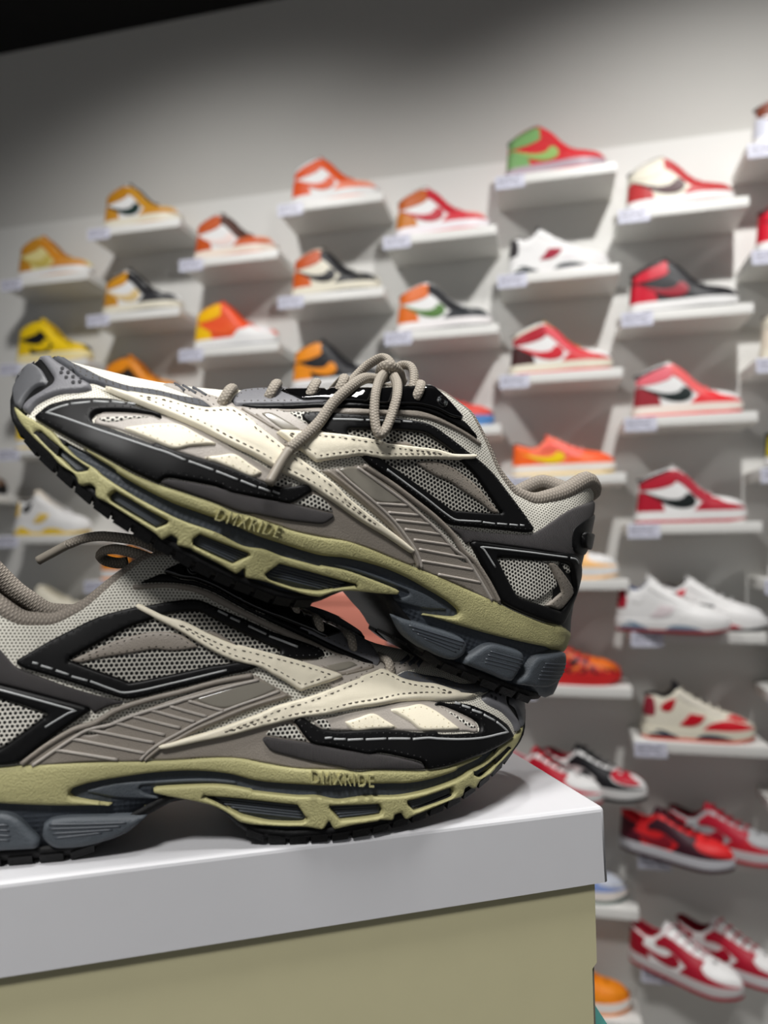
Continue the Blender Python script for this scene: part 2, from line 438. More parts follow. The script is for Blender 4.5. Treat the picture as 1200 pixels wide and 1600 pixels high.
PAN={
 'toe_bumper':[(301.2,54.2),(295.8,52.4),(290.1,48.2),(290.1,46.8),(293.6,43.4),(294.9,37.6),(294.5,33.3),(296.9,33.9),(300.6,37.8),(304.7,43.5),(305.2,48.3)],
 'toe_guard':[(300.8,57.5),(296.8,60.1),(292,58.1),(284.7,56.3),(280.5,54.8),(273.9,53.4),(273.1,52.1),(276.4,49.1),(283.1,45.1),(286.7,41.4),(289.5,37.1),(290.2,32.4),(293.1,32.8),(294.1,34.3),(293.1,38.2),(290.4,42.9),(288.1,47.6),(288.9,50.1),(291.4,52.1),(297.2,55.8)],
 'vamp_band':[(296.6,60.3),(293.4,61.7),(287,60.2),(279.7,59.6),(272.4,58.7),(261.7,59.5),(261.8,59.8),(251.9,62.6),(241.6,64.7),(233.4,66.9),(228.6,65.7),(227.3,65.2),(230.1,63.6),(240.3,61.2),(250.2,58.4),(260.1,56),(268.5,55.2),(273.9,55.1),(275.8,54.4),(279.3,54.6),(285,56.8),(291,58.4)],
 'black_fore':[(287.5,31.7),(286.1,34.9),(284.2,38.7),(280.5,42.1),(275.6,45.5),(267.8,49.3),(263.2,50.9),(258.2,51.8),(251.8,52),(245.2,52.8),(242.7,50.8),(247.2,51.1),(256.5,48.1),(265.3,44.1),(267.2,42.6),(267.6,40),(265.8,38.7),(258.8,39.3),(252.7,39.5),(242.4,40),(242.9,41),(232.5,41.3),(217.2,43.4),(203.7,44.2),(197.5,44.4),(194,44.9),(190,45.8),(186.1,47.9),(180.4,51.7),(177.4,49.5),(184.4,40.8),(192.9,38.7),(208.2,34.6),(213.8,34.9),(226,32.1),(232.9,30),(234.6,26.8),(244.5,27),(257.9,28.3),(268.8,29.3),(278.8,30.4)],
 'knit_strip':[(234.7,27),(232.8,29.8),(225.9,31.9),(213.7,34.7),(198.1,37.5),(184.5,41),(176.7,42.5),(165.2,44.9),(164.2,43.3),(167.7,38.8),(174,36.4),(184.7,33.2),(195.3,30.8),(201.4,29.2),(211.1,28.8),(221.5,28),(229.1,27.3)],
 'mesh_wedge':[(183.9,40.9),(181.5,43.9),(178,48.7),(173.3,49.1),(167.6,47.4),(165,45.1),(171,43.7),(177.7,42.2)],
 'taupe_rand':[(200.6,29.9),(194.8,29.6),(187,30.2),(177.8,31),(166.6,33.4),(154.9,36),(142.4,37.6),(122.1,38.5),(118.9,40.7),(121.5,43.4),(139.2,45.9),(153.5,47.7),(167.3,49.7),(176.5,51.1),(181.1,45.8),(187.1,38.7)],
 'stripe':[(274.9,54.2),(270.2,54.2),(259.9,55.6),(260.1,55.9),(252.8,58),(245.4,60.1),(237.5,61.1),(229.9,63),(225.2,65.6),(219.4,68.5),(216,67.9),(208.6,65.9),(208.5,65.3),(193.5,61.3),(183.2,58.9),(170.1,56.5),(162.6,53.9),(148.1,50.6),(133.2,47.8),(124.2,45.7),(123,45),(123.7,43.6),(125.4,43.5),(128,43.8),(139,45.4),(153,46.7),(166.9,48.9),(180,50.7),(192,51.1),(203.9,52.3),(215.2,52.6),(226.4,53.3),(237.4,53.5),(248.1,53.2),(258.8,53.1),(264.2,53.1),(269.9,53.7)],
 'vector':[(200,66.3),(197.2,68.3),(191.4,70.7),(177.5,76.5),(163.7,81.4),(154.7,83.9),(154.5,83.4),(142.5,87.9),(130,92.4),(121.7,94.3),(110.4,99.6),(108.8,99.2),(109.6,97.3),(118.2,92.7),(128.4,88.2),(140.5,82.4),(152,76.7),(157.8,74.6),(163.7,72.7),(168.8,69.3),(175.7,64.7),(180.3,61.6),(181.9,61.8),(190.9,63.8),(197.1,65.2)],
 'quad':[(255.5,41.2),(249.9,45.1),(243.6,49.1),(236.3,52.1),(227.9,51.3),(219.5,50.9),(224.5,48.1),(229.7,45),(234.2,41.6),(242.9,41),(253.2,40.8)],
 'quad_b':[(224.1,43),(218.4,46.6),(212.6,50),(205.5,48.9),(199.1,47.8),(203,43.9),(211.8,43.6)],
 'window_leather':[(266.9,39.7),(265.4,44.4),(257,49.1),(245.8,53.1),(232.2,54.2),(215.2,52.6),(191.7,50.3),(185.5,49.4),(188.5,45.7),(197.5,44.4),(217,42.9),(242.7,40.5),(258.1,40),(265.2,38.4)],
 'fore_mesh':[(266.1,40.8),(264.4,42.4),(256,47),(256,46.9),(245.4,52.1),(240.4,52.9),(246.8,50.2),(255.3,45.3),(255.1,44.9),(260.3,41.5),(263.6,40.5)],
 'fore_mesh_b':[(194.3,45.8),(191.9,49.2),(189.3,50.1),(186.2,49.4),(187.2,47.9),(190,45.7),(192.6,45.1)],
 'rib_panel':[(177.4,59.5),(164.4,67.8),(160.6,69.9),(154.1,68.3),(141,66.2),(128.5,63.3),(120.1,60.4),(107.5,54.9),(98.3,50.4),(89.2,52.2),(81,47),(74,41.3),(71.6,39.8),(78.3,38.7),(93.6,39.2),(108,38.9),(107.8,38.6),(118.6,38.5),(121.6,42.1),(129.5,45.7),(138.1,49.5),(149,52.7),(163.7,56.4)],
 'shine_panel':[(171.2,63.2),(163.3,67.6),(149.4,65.2),(135.4,62.8),(149,57.5),(163.3,60.4)],
 'black_quarter':[(192.4,77.8),(191.4,80.3),(185.5,83.8),(169.8,90),(158.6,95.1),(146.6,99.5),(137,102),(125.7,101),(114.3,99.2),(107.5,98.4),(95.4,95.4),(82.5,89.6),(75.2,86),(65.7,80.5),(65.6,78.9),(69.3,76.9),(83.6,72.2),(97.6,67.5),(109.6,63.6),(114.1,63.6),(126.9,66.3),(142.1,68.9),(152.3,70.7),(158,71.5),(171.2,75.8),(183.1,75.7),(189.1,76.1)],
 'quarter_mesh':[(173.2,79.9),(171.9,82.2),(151,92.3),(138.8,97.1),(134,97.4),(123.2,96.2),(114.7,93.9),(105.8,91.1),(95.8,86.2),(84.9,79.3),(96.5,74.9),(109.3,70.2),(111.9,69.1),(129.9,71.9),(144.9,74.2),(149.1,74.4),(155.5,75.5),(166.7,77.3)],
 'quarter_band':[(138.3,82.2),(129.4,87.1),(121.1,88.5),(113.4,88.2),(104.1,86.5),(92.8,82.2),(86.2,79.4),(90.4,77.9),(98.3,79.4),(110.4,80.6),(118.4,81.5),(125.5,80.8),(132.9,81.2)],
 'quarter_sliver':[(154.7,83.8),(147.5,88.2),(143.8,89.5),(139.8,89.1),(145.3,85.9),(154.1,82.2)],
 'heel_knit':[(111.3,62.2),(97,66.1),(83.1,70.7),(66.4,77.5),(62.8,80.8),(57.1,87.7),(51.1,95.3),(44.7,101.7),(31.3,111.7),(26.2,106.9),(23.4,86),(27.9,81.3),(40,76.8),(59.7,71.5),(81.1,65.3),(96.7,60.4),(98.4,58.1),(104,60.8)],
 'heel_clip':[(26.7,106.3),(36.7,98.7),(43.8,90.7),(43.7,85.1),(41,79.9),(35.3,79.2),(28.9,81.3),(23.5,86.6),(24.1,91.9),(25.2,99.8)],
 'clip_knob':[(37.9,89.3),(35.8,91.9),(25.6,95.2),(23.9,90.1),(23.5,86.9),(28.8,84.9),(35,83.7)],
 'heel_black':[(97.3,59.5),(95.9,61.4),(74,67.6),(52,74),(39.7,78.3),(30,77),(23.3,71.3),(24.5,60.4),(30,43.2),(33.6,41.7),(46.4,40.3),(59.8,39.7),(68.6,39.9),(72.5,41.2),(82.5,49),(91.2,55.2)],
 'heel_mesh':[(81.3,58.6),(54.8,67.8),(49.6,66.1),(41.5,60.2),(44.4,56.2),(52.5,47.9),(62.6,46.3),(66.8,47.9),(73.5,52.6)],
 'heel_band':[(53.1,67.9),(48.3,69.5),(39.4,66.6),(28.8,62.7),(28.2,60.1),(34.8,49.4),(45.4,48.2),(38.2,58.1),(40.4,60.1),(48,65.4)],
 'heel_mesh_b':[(44.6,71.3),(38.8,72.2),(34.8,69.3),(38.4,68)],
 'eyestay':[(221.6,73.3),(220,77.6),(217.9,81.5),(207.6,88.7),(212.3,86.8),(199.4,92.5),(184.6,96.7),(177.5,99.4),(177.2,94),(186.5,88.1),(196.4,82.8),(211.3,75.2),(219.1,71.1)],
 'lace_plate':[(203.3,86.7),(200.5,89),(184.5,96.6),(187.5,95.6),(172.6,102.3),(161.8,108.1),(147.5,116.8),(140,121.1),(136.7,119.6),(130.6,117.4),(121,113.5),(121.6,112.3),(128.7,110.4),(136,110),(145.6,107.4),(160.1,100.3),(186.8,89.2),(193.2,85.9),(197.6,86.3)],
 'black_rand':[(218.6,71.4),(211.4,75.4),(196.4,83),(185.6,88.9),(186.7,89),(160.1,100.1),(145.6,107.2),(135.9,109.8),(128.6,110.1),(120.8,112.2),(113.8,109.9),(108.9,108.2),(120.5,108.5),(135.3,107.8),(145.1,105.7),(159.7,98.6),(186.1,86.3),(196,80.9),(210.8,73.3)],
 'dark_band':[(204.3,76.3),(195.9,80.8),(186.1,86.2),(159.6,98.5),(145.1,105.5),(135.3,107.7),(120.5,108.4),(107,107.8),(107.2,105.5),(119.8,106.1),(127.2,105.7),(137.7,104.3),(147.1,100.9),(155.3,97.3),(180.2,85.4),(185.2,82.8),(194,79.8),(198.4,77.3)],
 'midfoot_taupe':[(250.7,68.1),(246.5,71),(230.5,72),(221.9,73.4),(219,71),(206.3,77.3),(201,78.5),(180.9,88.1),(169.7,89.4),(177.5,76.5),(189.3,67.7),(195.8,61.4),(201.6,61.7),(215.9,67.7),(219.4,68.3),(226.2,65.3),(231.2,66.9),(239.8,67.7)],
 'gloss_patch':[(209.3,71.9),(204.1,74.5),(190,72.4),(197.4,68.8)],
 'mid_mesh':[(198.6,77.9),(192.6,81),(186.2,84.2),(187.5,76.6),(189.1,75.3),(193,76.2)],
 'mid_upper':[(269.4,29),(258,28.4),(244.4,26.8),(234.7,26.9),(226.7,27.7),(211.3,29),(211.3,29.1),(204,28.8),(197.8,30.1),(187.2,30.8),(178,31.6),(166.7,33.8),(155.3,36.8),(143.9,38),(132.6,38.4),(115.3,39.2),(108.2,39.5),(90.1,39.7),(72.6,39.9),(59.8,39.7),(42,40.7),(29.7,43.1),(26.4,42.5),(22.4,38.4),(24.6,33.3),(32.5,30.4),(49.3,27.4),(68.1,24.6),(86.1,22.5),(100,21.2),(106.6,20.1),(119.8,18.1),(123.6,17.4),(113.5,19.7),(103.9,21.8),(91.8,25.3),(89.7,27),(90.8,28.7),(97.1,30.5),(108.4,31.8),(123.1,32.9),(136.7,32.3),(152,29.6),(163.3,26.3),(180.7,24.3),(192,23.4),(203.3,23.6),(213.9,22.8),(219.1,22.5),(224.2,22.1),(234.7,22.4),(245.5,23.5),(256.7,25.6),(251.4,25.2),(259.6,26.5),(267.1,28.1)],
 'mid_frame':[(297.4,33.9),(292.1,32),(287.6,31.4),(280.4,30.3),(277.3,29.4),(272.8,26.8),(266.3,24.1),(257.9,22.7),(254.8,21.5),(248.1,20.1),(238.2,18.6),(224.8,17.5),(218.5,17.5),(206.5,18.3),(195.1,17.6),(186.2,19.6),(178.7,19.9),(161.4,22.2),(161.7,22.7),(149.9,25.1),(137.1,26),(123.6,26.4),(121.8,25.7),(122.9,24),(131.5,21.2),(140.4,18.7),(146.1,16.8),(151.3,14),(156,10.3),(156.7,9.9),(161.5,8.8),(173.2,7.8),(181.3,7.4),(188.8,5.9),(190.9,9.3),(191.2,8.9),(192.7,6.1),(193.2,5.9),(201.5,7.1),(212.6,7.9),(212.8,8.3),(218.8,7.5),(219.6,9.9),(222.2,10.4),(224.1,7.7),(224.6,7.1),(228.7,8.6),(239.8,10.7),(248.6,12.2),(253.3,12.4),(254.8,15.8),(257.1,16.2),(259.7,14.2),(261,14.7),(263.8,17.4),(270.1,18.6),(275.5,21.2),(284.3,24.6),(290.9,27.7),(296.3,31.7)],
 'wedge':[(155.6,26.2),(144.7,27.9),(131.7,28.9),(121.5,29.2),(107.5,29.7),(93.4,27.2),(107.8,22.8),(128.9,20.1),(119,23.9),(116.2,26.3),(117.6,27.3),(130.7,26.8),(143.7,25.9),(155.6,24.4)],
 'pod0':[(121.1,15.2),(111.9,16.3),(91.5,18.3),(83.3,18.1),(79.6,16.1),(79.3,11.4),(82.1,7.5),(85.8,5.8),(96.4,5.6),(111.9,8.7)],
 'pod1':[(78.5,10),(74.9,14.6),(71,19.2),(66,21.8),(50.7,23.3),(47,21),(47.3,13.7),(48.7,7.9),(52.6,6.7),(63.6,6.8),(78,6.4)],
 'pod2':[(46,10),(43,13.5),(42.4,19.2),(40.3,23.9),(35.3,26.6),(23.9,31.6),(19,30.5),(15.2,26.3),(14,18.7),(22.8,12.3),(32.5,9.4),(45.1,7)],
 'toe_base':[(301.2,54.2),(300.8,57.5),(296.6,60.3),(284.9,56.6),(275.2,53.2),(276.9,50.1),(283.3,45.5),(286.9,41.8),(289.9,37.3),(290.8,33.1),(293.1,32.7),(296.9,33.9),(300.6,37.8),(304.7,43.5),(305.2,48.3)],
}
HOLE={
 'black_quarter':[[(172.5,79.6),(171.7,81.6),(150.8,91.7),(138.6,96.5),(134.4,96.6),(123.6,95.3),(115.2,93),(106.2,90.2),(96.4,85.3),(85.8,79.6),(96.8,75.4),(109.5,70.8),(111.5,69.9),(129.6,72.7),(144.5,75),(148.7,75.3),(155.2,76.3),(165.6,77.9)]],
 'heel_black':[[(81,58.7),(72,62.1),(54.8,67.9),(45.5,71.3),(38.8,72.2),(34.2,68.5),(29.1,63.9),(27.9,60.9),(34.7,49.2),(45.3,48),(56.3,46.7),(62.6,46.2),(66.5,48),(73.1,52.7)]],
 'mid_frame':[[(284.5,26.8),(282.6,28),(277.9,26.3),(268.7,23.6),(260,21.6),(260.6,20.6),(264.4,18.8),(270,20.8),(277.7,23.6)],[(249.3,15.4),(248,17.7),(242.7,17.1),(234.5,15.9),(225.5,15),(225.7,13.7),(228.6,10.8),(235.2,11.7),(241.7,12.6),(247.8,13.7)],[(214,12.2),(212.5,14.9),(205,15.1),(191.4,15.5),(191.8,14.1),(195.9,9.4),(202.6,9.6),(210.4,10),(213.2,10.4)],[(182.1,10.5),(178.3,16.4),(165.8,18.1),(159.9,18.9),(142.6,21.1),(149.5,17.1),(157,12.7),(160.3,11.6),(168.1,9.8),(179.8,9.2)]],
}
LINE={
 'pipe_a':[(174.7,60.4),(162.2,57.7),(148.3,54.2),(138.1,51.3),(130.7,47.7),(124,44.3),(120,40.9),(118.2,39)],
 'pipe_b':[(171.4,62.3),(163.2,60),(149.3,56.8),(138.3,53.4),(129.7,49.3),(123.2,45.8),(118.7,42.1),(116.5,39.3)],
 'pipe_c':[(163,67.5),(148.9,65.4),(134.1,62.9),(126.9,61.1),(119.6,59.2),(111.9,56.7),(104.9,53.9),(96.7,52.2),(90.8,48.8),(84.7,44.8),(79.3,41.2),(76.2,39.2)],
 'pipe_d':[(160.5,69.5),(145.1,68),(130.1,65.4),(118.3,63),(107.2,59.4),(99.3,54.8),(91.6,52.5),(82.8,47.6),(76.2,43.1),(72.2,40.1)],
 'rib0':[(148.7,56.8),(134.5,62.2)],
 'rib1':[(142,55.5),(127.4,60.6)],
 'rib2':[(137.2,53.9),(120.4,59.3)],
 'rib3':[(131.5,52),(113.6,57.1)],
 'rib4':[(125.5,49.5),(106,54.9)],
 'rib5':[(121.4,46.6),(96.8,52.3)],
 'rib6':[(118.1,42.3),(90.9,48.9)],
 'rib7':[(107.7,39.9),(84.7,44.9)],
 'seam_a':[(216.2,70.6),(203.8,68.3),(201.9,67.9)],
 'seam_b':[(210.1,70.5),(199.1,68),(190.1,72)],
 'podrib0_0':[(112.1,13.6),(82.5,16.2)],
 'podrib0_1':[(109.8,12.5),(82.8,14.5)],
 'podrib0_2':[(106.6,11.6),(83.7,12.6)],
 'podrib0_3':[(102.4,10.9),(84.7,10.8)],
 'podrib1_0':[(67.5,17.1),(48.2,19.3)],
 'podrib1_1':[(68.1,15.1),(47.7,17.5)],
 'podrib1_2':[(68.5,13),(48.3,15.5)],
 'podrib1_3':[(68.1,11.4),(49,13.6)],
 'podrib2_0':[(34.3,22.1),(17.6,26.3)],
 'podrib2_1':[(34.6,20),(16.6,24.4)],
 'podrib2_2':[(34.9,17.9),(15.9,22.4)],
 'podrib2_3':[(35.2,15.8),(16.9,20.1)],
 'podrib2_4':[(34.9,13.9),(17.7,17.9)],
 'winrib0_0':[(283,27.4),(260.4,21.3)],
 'winrib0_1':[(283.2,27.1),(261.2,20.8)],
 'winrib0_2':[(283.3,26.9),(262,20.3)],
 'winrib0_3':[(283.4,26.6),(262.8,19.8)],
 'winrib0_4':[(283.6,26.3),(263.6,19.4)],
 'winrib1_0':[(248,17.2),(225.9,14.4)],
 'winrib1_1':[(248.1,16.6),(226.4,13.7)],
 'winrib1_2':[(248.2,16),(227,12.9)],
 'winrib1_3':[(248.3,15.5),(227.6,12.2)],
 'winrib1_4':[(248.4,14.9),(228.2,11.5)],
 'winrib2_0':[(212.5,14.3),(191.9,14.8)],
 'winrib2_1':[(212.6,13.4),(192.8,13.6)],
 'winrib2_2':[(212.7,12.6),(193.6,12.5)],
 'winrib2_3':[(212.9,11.8),(194.5,11.4)],
 'winrib2_4':[(213,11),(195.3,10.2)],
 'winrib3_0':[(178.9,15.2),(144.6,19.7)],
 'winrib3_1':[(179.3,14),(147.5,18.2)],
 'winrib3_2':[(179.8,12.7),(150.3,16.7)],
 'winrib3_3':[(180.2,11.5),(153.1,15.3)],
 'winrib3_4':[(180.7,10.3),(155.9,13.8)],
 'rivet':[(134.7,114.5),(134.4,114.7),(134.1,114.8)],
 'perf':[(287.5,54.8),(286.8,52.9),(284.5,54),(283.9,51.7),(281.7,52.9),(280.4,50.7),(278.3,51.9),(284.7,56.3),(278.9,54)],
 'bar0':[(245.8,71),(240.6,68.5)],
 'bar1':[(242.3,71.4),(235.9,69.3)],
 'bar2':[(238.1,72.4),(231.6,70.4)],
}
DASH={
 'df':[[(277.1,41.2),(279.8,38.8),(283,35.2),(277.2,35.7),(261.6,36.3),(241.5,37.9),(236.6,38.5),(229,38.6)],[(227.8,38.8),(217.8,39.6)],[(216.7,39.7),(207.8,40.2)],[(206.6,40.4),(199.9,40.7)],[(199,41),(194,41.5)],[(193.2,42.1),(190.2,42.2)],[(276.4,41.8),(270.3,45.4)],[(269.5,46.1),(264.1,48.1)],[(263.3,48.9),(258.7,50.3)],[(257.8,50.9),(254.9,51.7)]],
 'dq':[[(179.6,82.2),(167.7,87.9)],[(166.5,88.6),(159,92.2)],[(155.5,93.8),(151.4,95.5)],[(150.3,96.3),(146,98.1)],[(150,72.6),(128,69),(117,66.9),(109.9,66.1),(105.2,67.5),(96.2,70.9)],[(95.1,71.1),(88.5,73)],[(87.2,73.7),(81.9,75.5)],[(80.4,76.1),(75.7,77.6)],[(74.5,78.3),(72.2,79)]],
 'dh':[[(81,54),(89.6,59.1),(92.2,59.8),(87.4,61.3),(43.2,74.7)],[(41,75.4),(36.8,76.3),(33.8,75.3)]],
}
TXT=[(209.9,22.4),(184,25.7),(210.8,26.8)]
LACE_T={
 'free_end':[(158.8,14,120.2),(164.3,20,114.8),(171.6,27,110),(176.9,33,102.2),(182.6,38,89.9),(185.3,42,79.3),(188.8,45.5,70.7),(193.5,48.3,61.3)],
 'aglet':[(193.5,48.3,61.3),(194.7,50.3,55.2),(196.1,53.3,44.5)],
 'hang_loop':[(160.3,16,121.8),(165.1,28,112.9),(166.7,38,102.8),(165,43,93.3),(162.1,46,86.6),(159.6,47,84.6),(158.1,46,88.5),(157.4,43,96.2),(157.4,39,105.7),(157.6,30,114.4),(159.1,16,122.4)],
 'back_loop':[(172.5,0,110.1),(169.8,-3,117.8),(166.2,-4,126.4),(161.9,0,131.9),(159,6,130.2),(156.5,10,126.1)],
 'knot':[(162.6,12,119.3),(164.7,20,120.4),(163,24,121.8),(158.4,22,122.6),(153.7,16,123.2),(149.6,10,122.2)],
 'side_loop':[(157.8,14,122.8),(155,16,127.8),(151.7,20,128),(149.8,24,124),(148.8,28,117),(148.1,30,111.2)],
 'knot_b':[(161,10,115.6),(154.8,6,117.4),(150.7,8,120.6),(150.6,12,123.4)],
}
LACE_B={
 'free_end':[(124.5,6,121),(118.5,10,124.9),(111.7,12,127.9),(103.5,12,129.4),(95.1,10,130.1),(88.1,8,129),(81.4,6,126.5)],
 'aglet':[(81.9,6,126.8),(75.2,4,123.1),(68.5,2,119.5)],
 'loop':[(121.5,14,117.1),(116.4,12,120),(110.2,10,122.4),(101.5,6,124.3),(96.3,2,123.5),(93.9,-4,121.4),(96,-8,118.9),(101.2,-10,117.6),(105.5,-10,118.1)],
}
EYE=[(224.9,75),(207.7,86.7),(191.9,94.8),(180.9,102.8),(147.6,115.9)]
WARP=[(108.9,98.8,6.3,1.8),(123,44.4,0.7,-3.1),(274.4,53.9,-4.6,-2.8),(65.8,79.5,2.8,-0.9),(96.9,60,-1.8,-0.8),(210.6,24.6,0.4,0.8),(185.1,27.3,0.6,0.7),(249,16.5,-1.1,-1.2),(225.7,14.9,0.2,-1.1),(227.3,11.5,0.3,-2),(213.2,14.1,1.4,-0.9),(192.1,15.3,1.8,-0.6),(195.7,10.1,1.4,-1.3),(181.7,14.7,-1.7,2),(142.5,20.4,-2.9,2.6),(121.9,25.6,-1.7,1.6),(90,26.9,-0.8,0),(212,49.9,-0.3,1.3),(199.5,48.2,-0.7,1.1),(219.7,50.7,-0.1,0.5),(180.2,62.1,0.6,1.1),(81,58.7,-1.9,-0.5),(86.2,79.4,2.6,-0.7)]
# ------------------------------------------------------------------ the room
def wbox(name, x0, x1, d0, d1, z0, z1, m, bev=0.0):
    mb = MB(); mb.box((x0, d0, z0), (x1, d1, z1))
    M = Matrix(((EX.x, EY.x, 0, 0), (EX.y, EY.y, 0, 0), (0, 0, 1, 0), (0, 0, 0, 1)))
    o = mb.build(name, m, None, M=M)
    if bev: bevel(o, bev)
    return o
M_wall = mat('painted_wall', (205, 203, 198), 0.9, 'plain', 6, 0, 0.02)
M_panel = mat('white_wall_panel', (226, 225, 221), 0.6, 'plain', 6, 0, 0.015)
M_ceil = mat('black_ceiling', (10, 10, 11), 0.9, 'plain', 4, 0, 0.1)
M_floor = mat('grey_floor', (120, 116, 110), 0.6, 'plain', 5, 0, 0.06)
M_shelf = mat('white_shelf_laminate', (232, 231, 227), 0.45, 'plain', 20, 0, 0.01)
tag(wbox('wall_back', -7.5, 6.5, DW + .02, DW + .14, 0, CAMZ + CEIL, M_wall), kind='structure')
tag(wbox('trim_1', -7.5, 6.5, DW, DW + .02, .02, CAMZ + 1.285, M_panel), kind='structure')
tag(wbox('ceiling', -7.5, 6.5, -3.2, DW + .14, CAMZ + CEIL, CAMZ + CEIL + .1, M_ceil), kind='structure')
tag(wbox('floor', -7.5, 6.5, -3.2, DW + .14, -.08, 0, M_floor), kind='structure')
# ------------------------------------------------------------------ running shoe (the pair in front)
WS = [0, .002, .006, .012, .02, .03, .05, .08, .11, .14, .17, .19, .21, .23, .25, .265, .28, .29, .297, .301, .303]
WY = [0, .011, .0185, .0245, .0295, .0330, .0365, .0385, .0400, .0430, .0465, .0485, .0490, .0480, .0440, .0385, .0300, .0225, .0150, .0080, 0]
def run_surf(dip): return Surf(WS, WY, [(a * 1e-3, (b - dip * float(np.interp(a, [150, 178, 205, 228, 262], [0, .75, 1, 1, 0]))) * 1e-3) for a, b in HT_TAB], [.05, .12, .17, .20, .225], [.28, .42, .47, .8, 1.0], 1.4, 1.045,
           0.03, [0, .03, .05, .07, .09, .11, .13], [.006, .005, .0125, .0165, .019, .022, .026])
RUN_T, RUN_B = run_surf(0.0), run_surf(5.5)
HB = [(0, 14), (8, 7), (16, 3), (26, 1), (45, .5), (92, .5), (99, 3), (106, 8), (113, 11), (121, 15), (128, 18.5), (135, 19), (145, 16), (150, 11.5), (156, 5.5), (164, 2), (175, 0), (197, 0), (210, 1), (221, 2.5), (235, 4.6), (247, 6.8), (254, 8.8), (270, 14.2), (279, 17.5), (284, 19.5), (290, 23), (296, 27.5), (300, 31), (303, 35)]
HF = [(0, 42), (30, 42.5), (43, 41), (73, 40), (108, 39.5), (133, 38.4), (155, 36.8), (167, 33.8), (187, 30.7), (211, 29), (235, 27), (244, 27), (269, 29.2), (288, 31.4), (297, 34), (303, 37)]
hbf = lambda x: np.interp(x * 1000, [a for a, b in HB], [b for a, b in HB]) * 1e-3
hff = lambda x: np.interp(x * 1000, [a for a, b in HF], [b for a, b in HF]) * 1e-3
CREAM = (232, 224, 202); TAUPE = (139, 131, 121); TAUPE_L = (166, 159, 151); BLACK = (20, 20, 22); CHAR = (70, 72, 77); OLIVE = (171, 166, 118); SLATE = (58, 64, 72)
M_cream = mat('cream_leather', CREAM, 0.5, 'leather', 1600, 0.14, 0.03)
M_taupe = mat('taupe_leather', TAUPE, 0.5, 'leather', 1100, 0.25, 0.05)
M_taupel = mat('pale_taupe_leather', TAUPE_L, 0.45, 'leather', 1100, 0.2, 0.05)
M_gloss = mat('satin_taupe_film', (134, 129, 118), 0.25, 'plain', 300, 0, 0.03, coat=0.3)
M_black = mat('matt_black_rubber', (9, 9, 10), 0.45, 'plain', 800, 0, 0.1, spec=0.2)
M_blackg = mat('gloss_black_plastic', (10, 10, 11), 0.07, 'plain', 300, 0, 0.05, coat=0.6)
M_char = mat('charcoal_suede', CHAR, 0.7, 'leather', 1500, 0.3, 0.08)
M_grey = mat('mid_grey_synthetic', (112, 112, 116), 0.5, 'leather', 1200, 0.2, 0.06)
M_toe = mat('dark_grey_toe_rubber', (90, 91, 94), 0.5, 'plain', 600, 0, 0.06)
M_olive = mat('olive_foam', OLIVE, 0.62, 'pebble', 1250, 0.42, 0.08)
M_slate = mat('slate_foam', SLATE, 0.6, 'hatch', 520, 0.6)
M_pod = mat('slate_rubber', (72, 78, 84), 0.55, 'pebble', 1500, 0.3, 0.06)
M_rib = mat('dark_ribbed_insert', (62, 67, 74), 0.45, 'plain', 600, 0, 0.06)
M_out = mat('black_outsole_rubber', (17, 17, 18), 0.6, 'pebble', 500, 0.3, 0.1, spec=0.25)
M_mesh = mesh_mat('light_knit_mesh', (212, 209, 198), (128, 126, 116), 1.5, 0.26, 0.85, 0.9)
M_vamp = mesh_mat('cream_vamp_mesh', (234, 230, 217), (176, 172, 160), 1.3, 0.24, 0.85, 0.7)
M_hole = mesh_mat('perforated_grey_mesh', (178, 175, 166), (16, 16, 16), 2.0, 0.34, 0.6, 1.0)
M_holew = mesh_mat('perforated_pale_mesh', (215, 212, 202), (36, 35, 33), 1.9, 0.32, 0.6, 1.0)
M_knit = rib_mat('dark_rib_knit', (44, 42, 43), (92, 88, 88), 0.62, 0.85, 'X', 0.9)
M_line = mat('pale_grey_piping', (158, 160, 160), 0.4, 'plain', 500, 0, 0.03)
M_lace = braid_mat('taupe_braid', (166, 157, 144), (1.6, 0.42), 0.5)
M_rim = braid_mat('taupe_collar_braid', (148, 139, 128), (2.2, 0.36), 0.5)
M_aglet = mat('taupe_aglet', (150, 142, 130), 0.45, 'plain', 900, 0, 0.06)
M_lining = mesh_mat('taupe_spacer_mesh', (158, 150, 138), (104, 98, 90), 1.8, 0.3, 0.9, 0.7)
M_stk = mat('dark_thread', (78, 72, 62), 0.7); M_stc = mat('cream_thread', (208, 198, 170), 0.7); M_stb = mat('black_thread', (8, 8, 8), 0.6); M_stt = mat('taupe_thread', (82, 77, 71), 0.7)
M_dot = mat('perforation_dark', (38, 38, 42), 0.8)

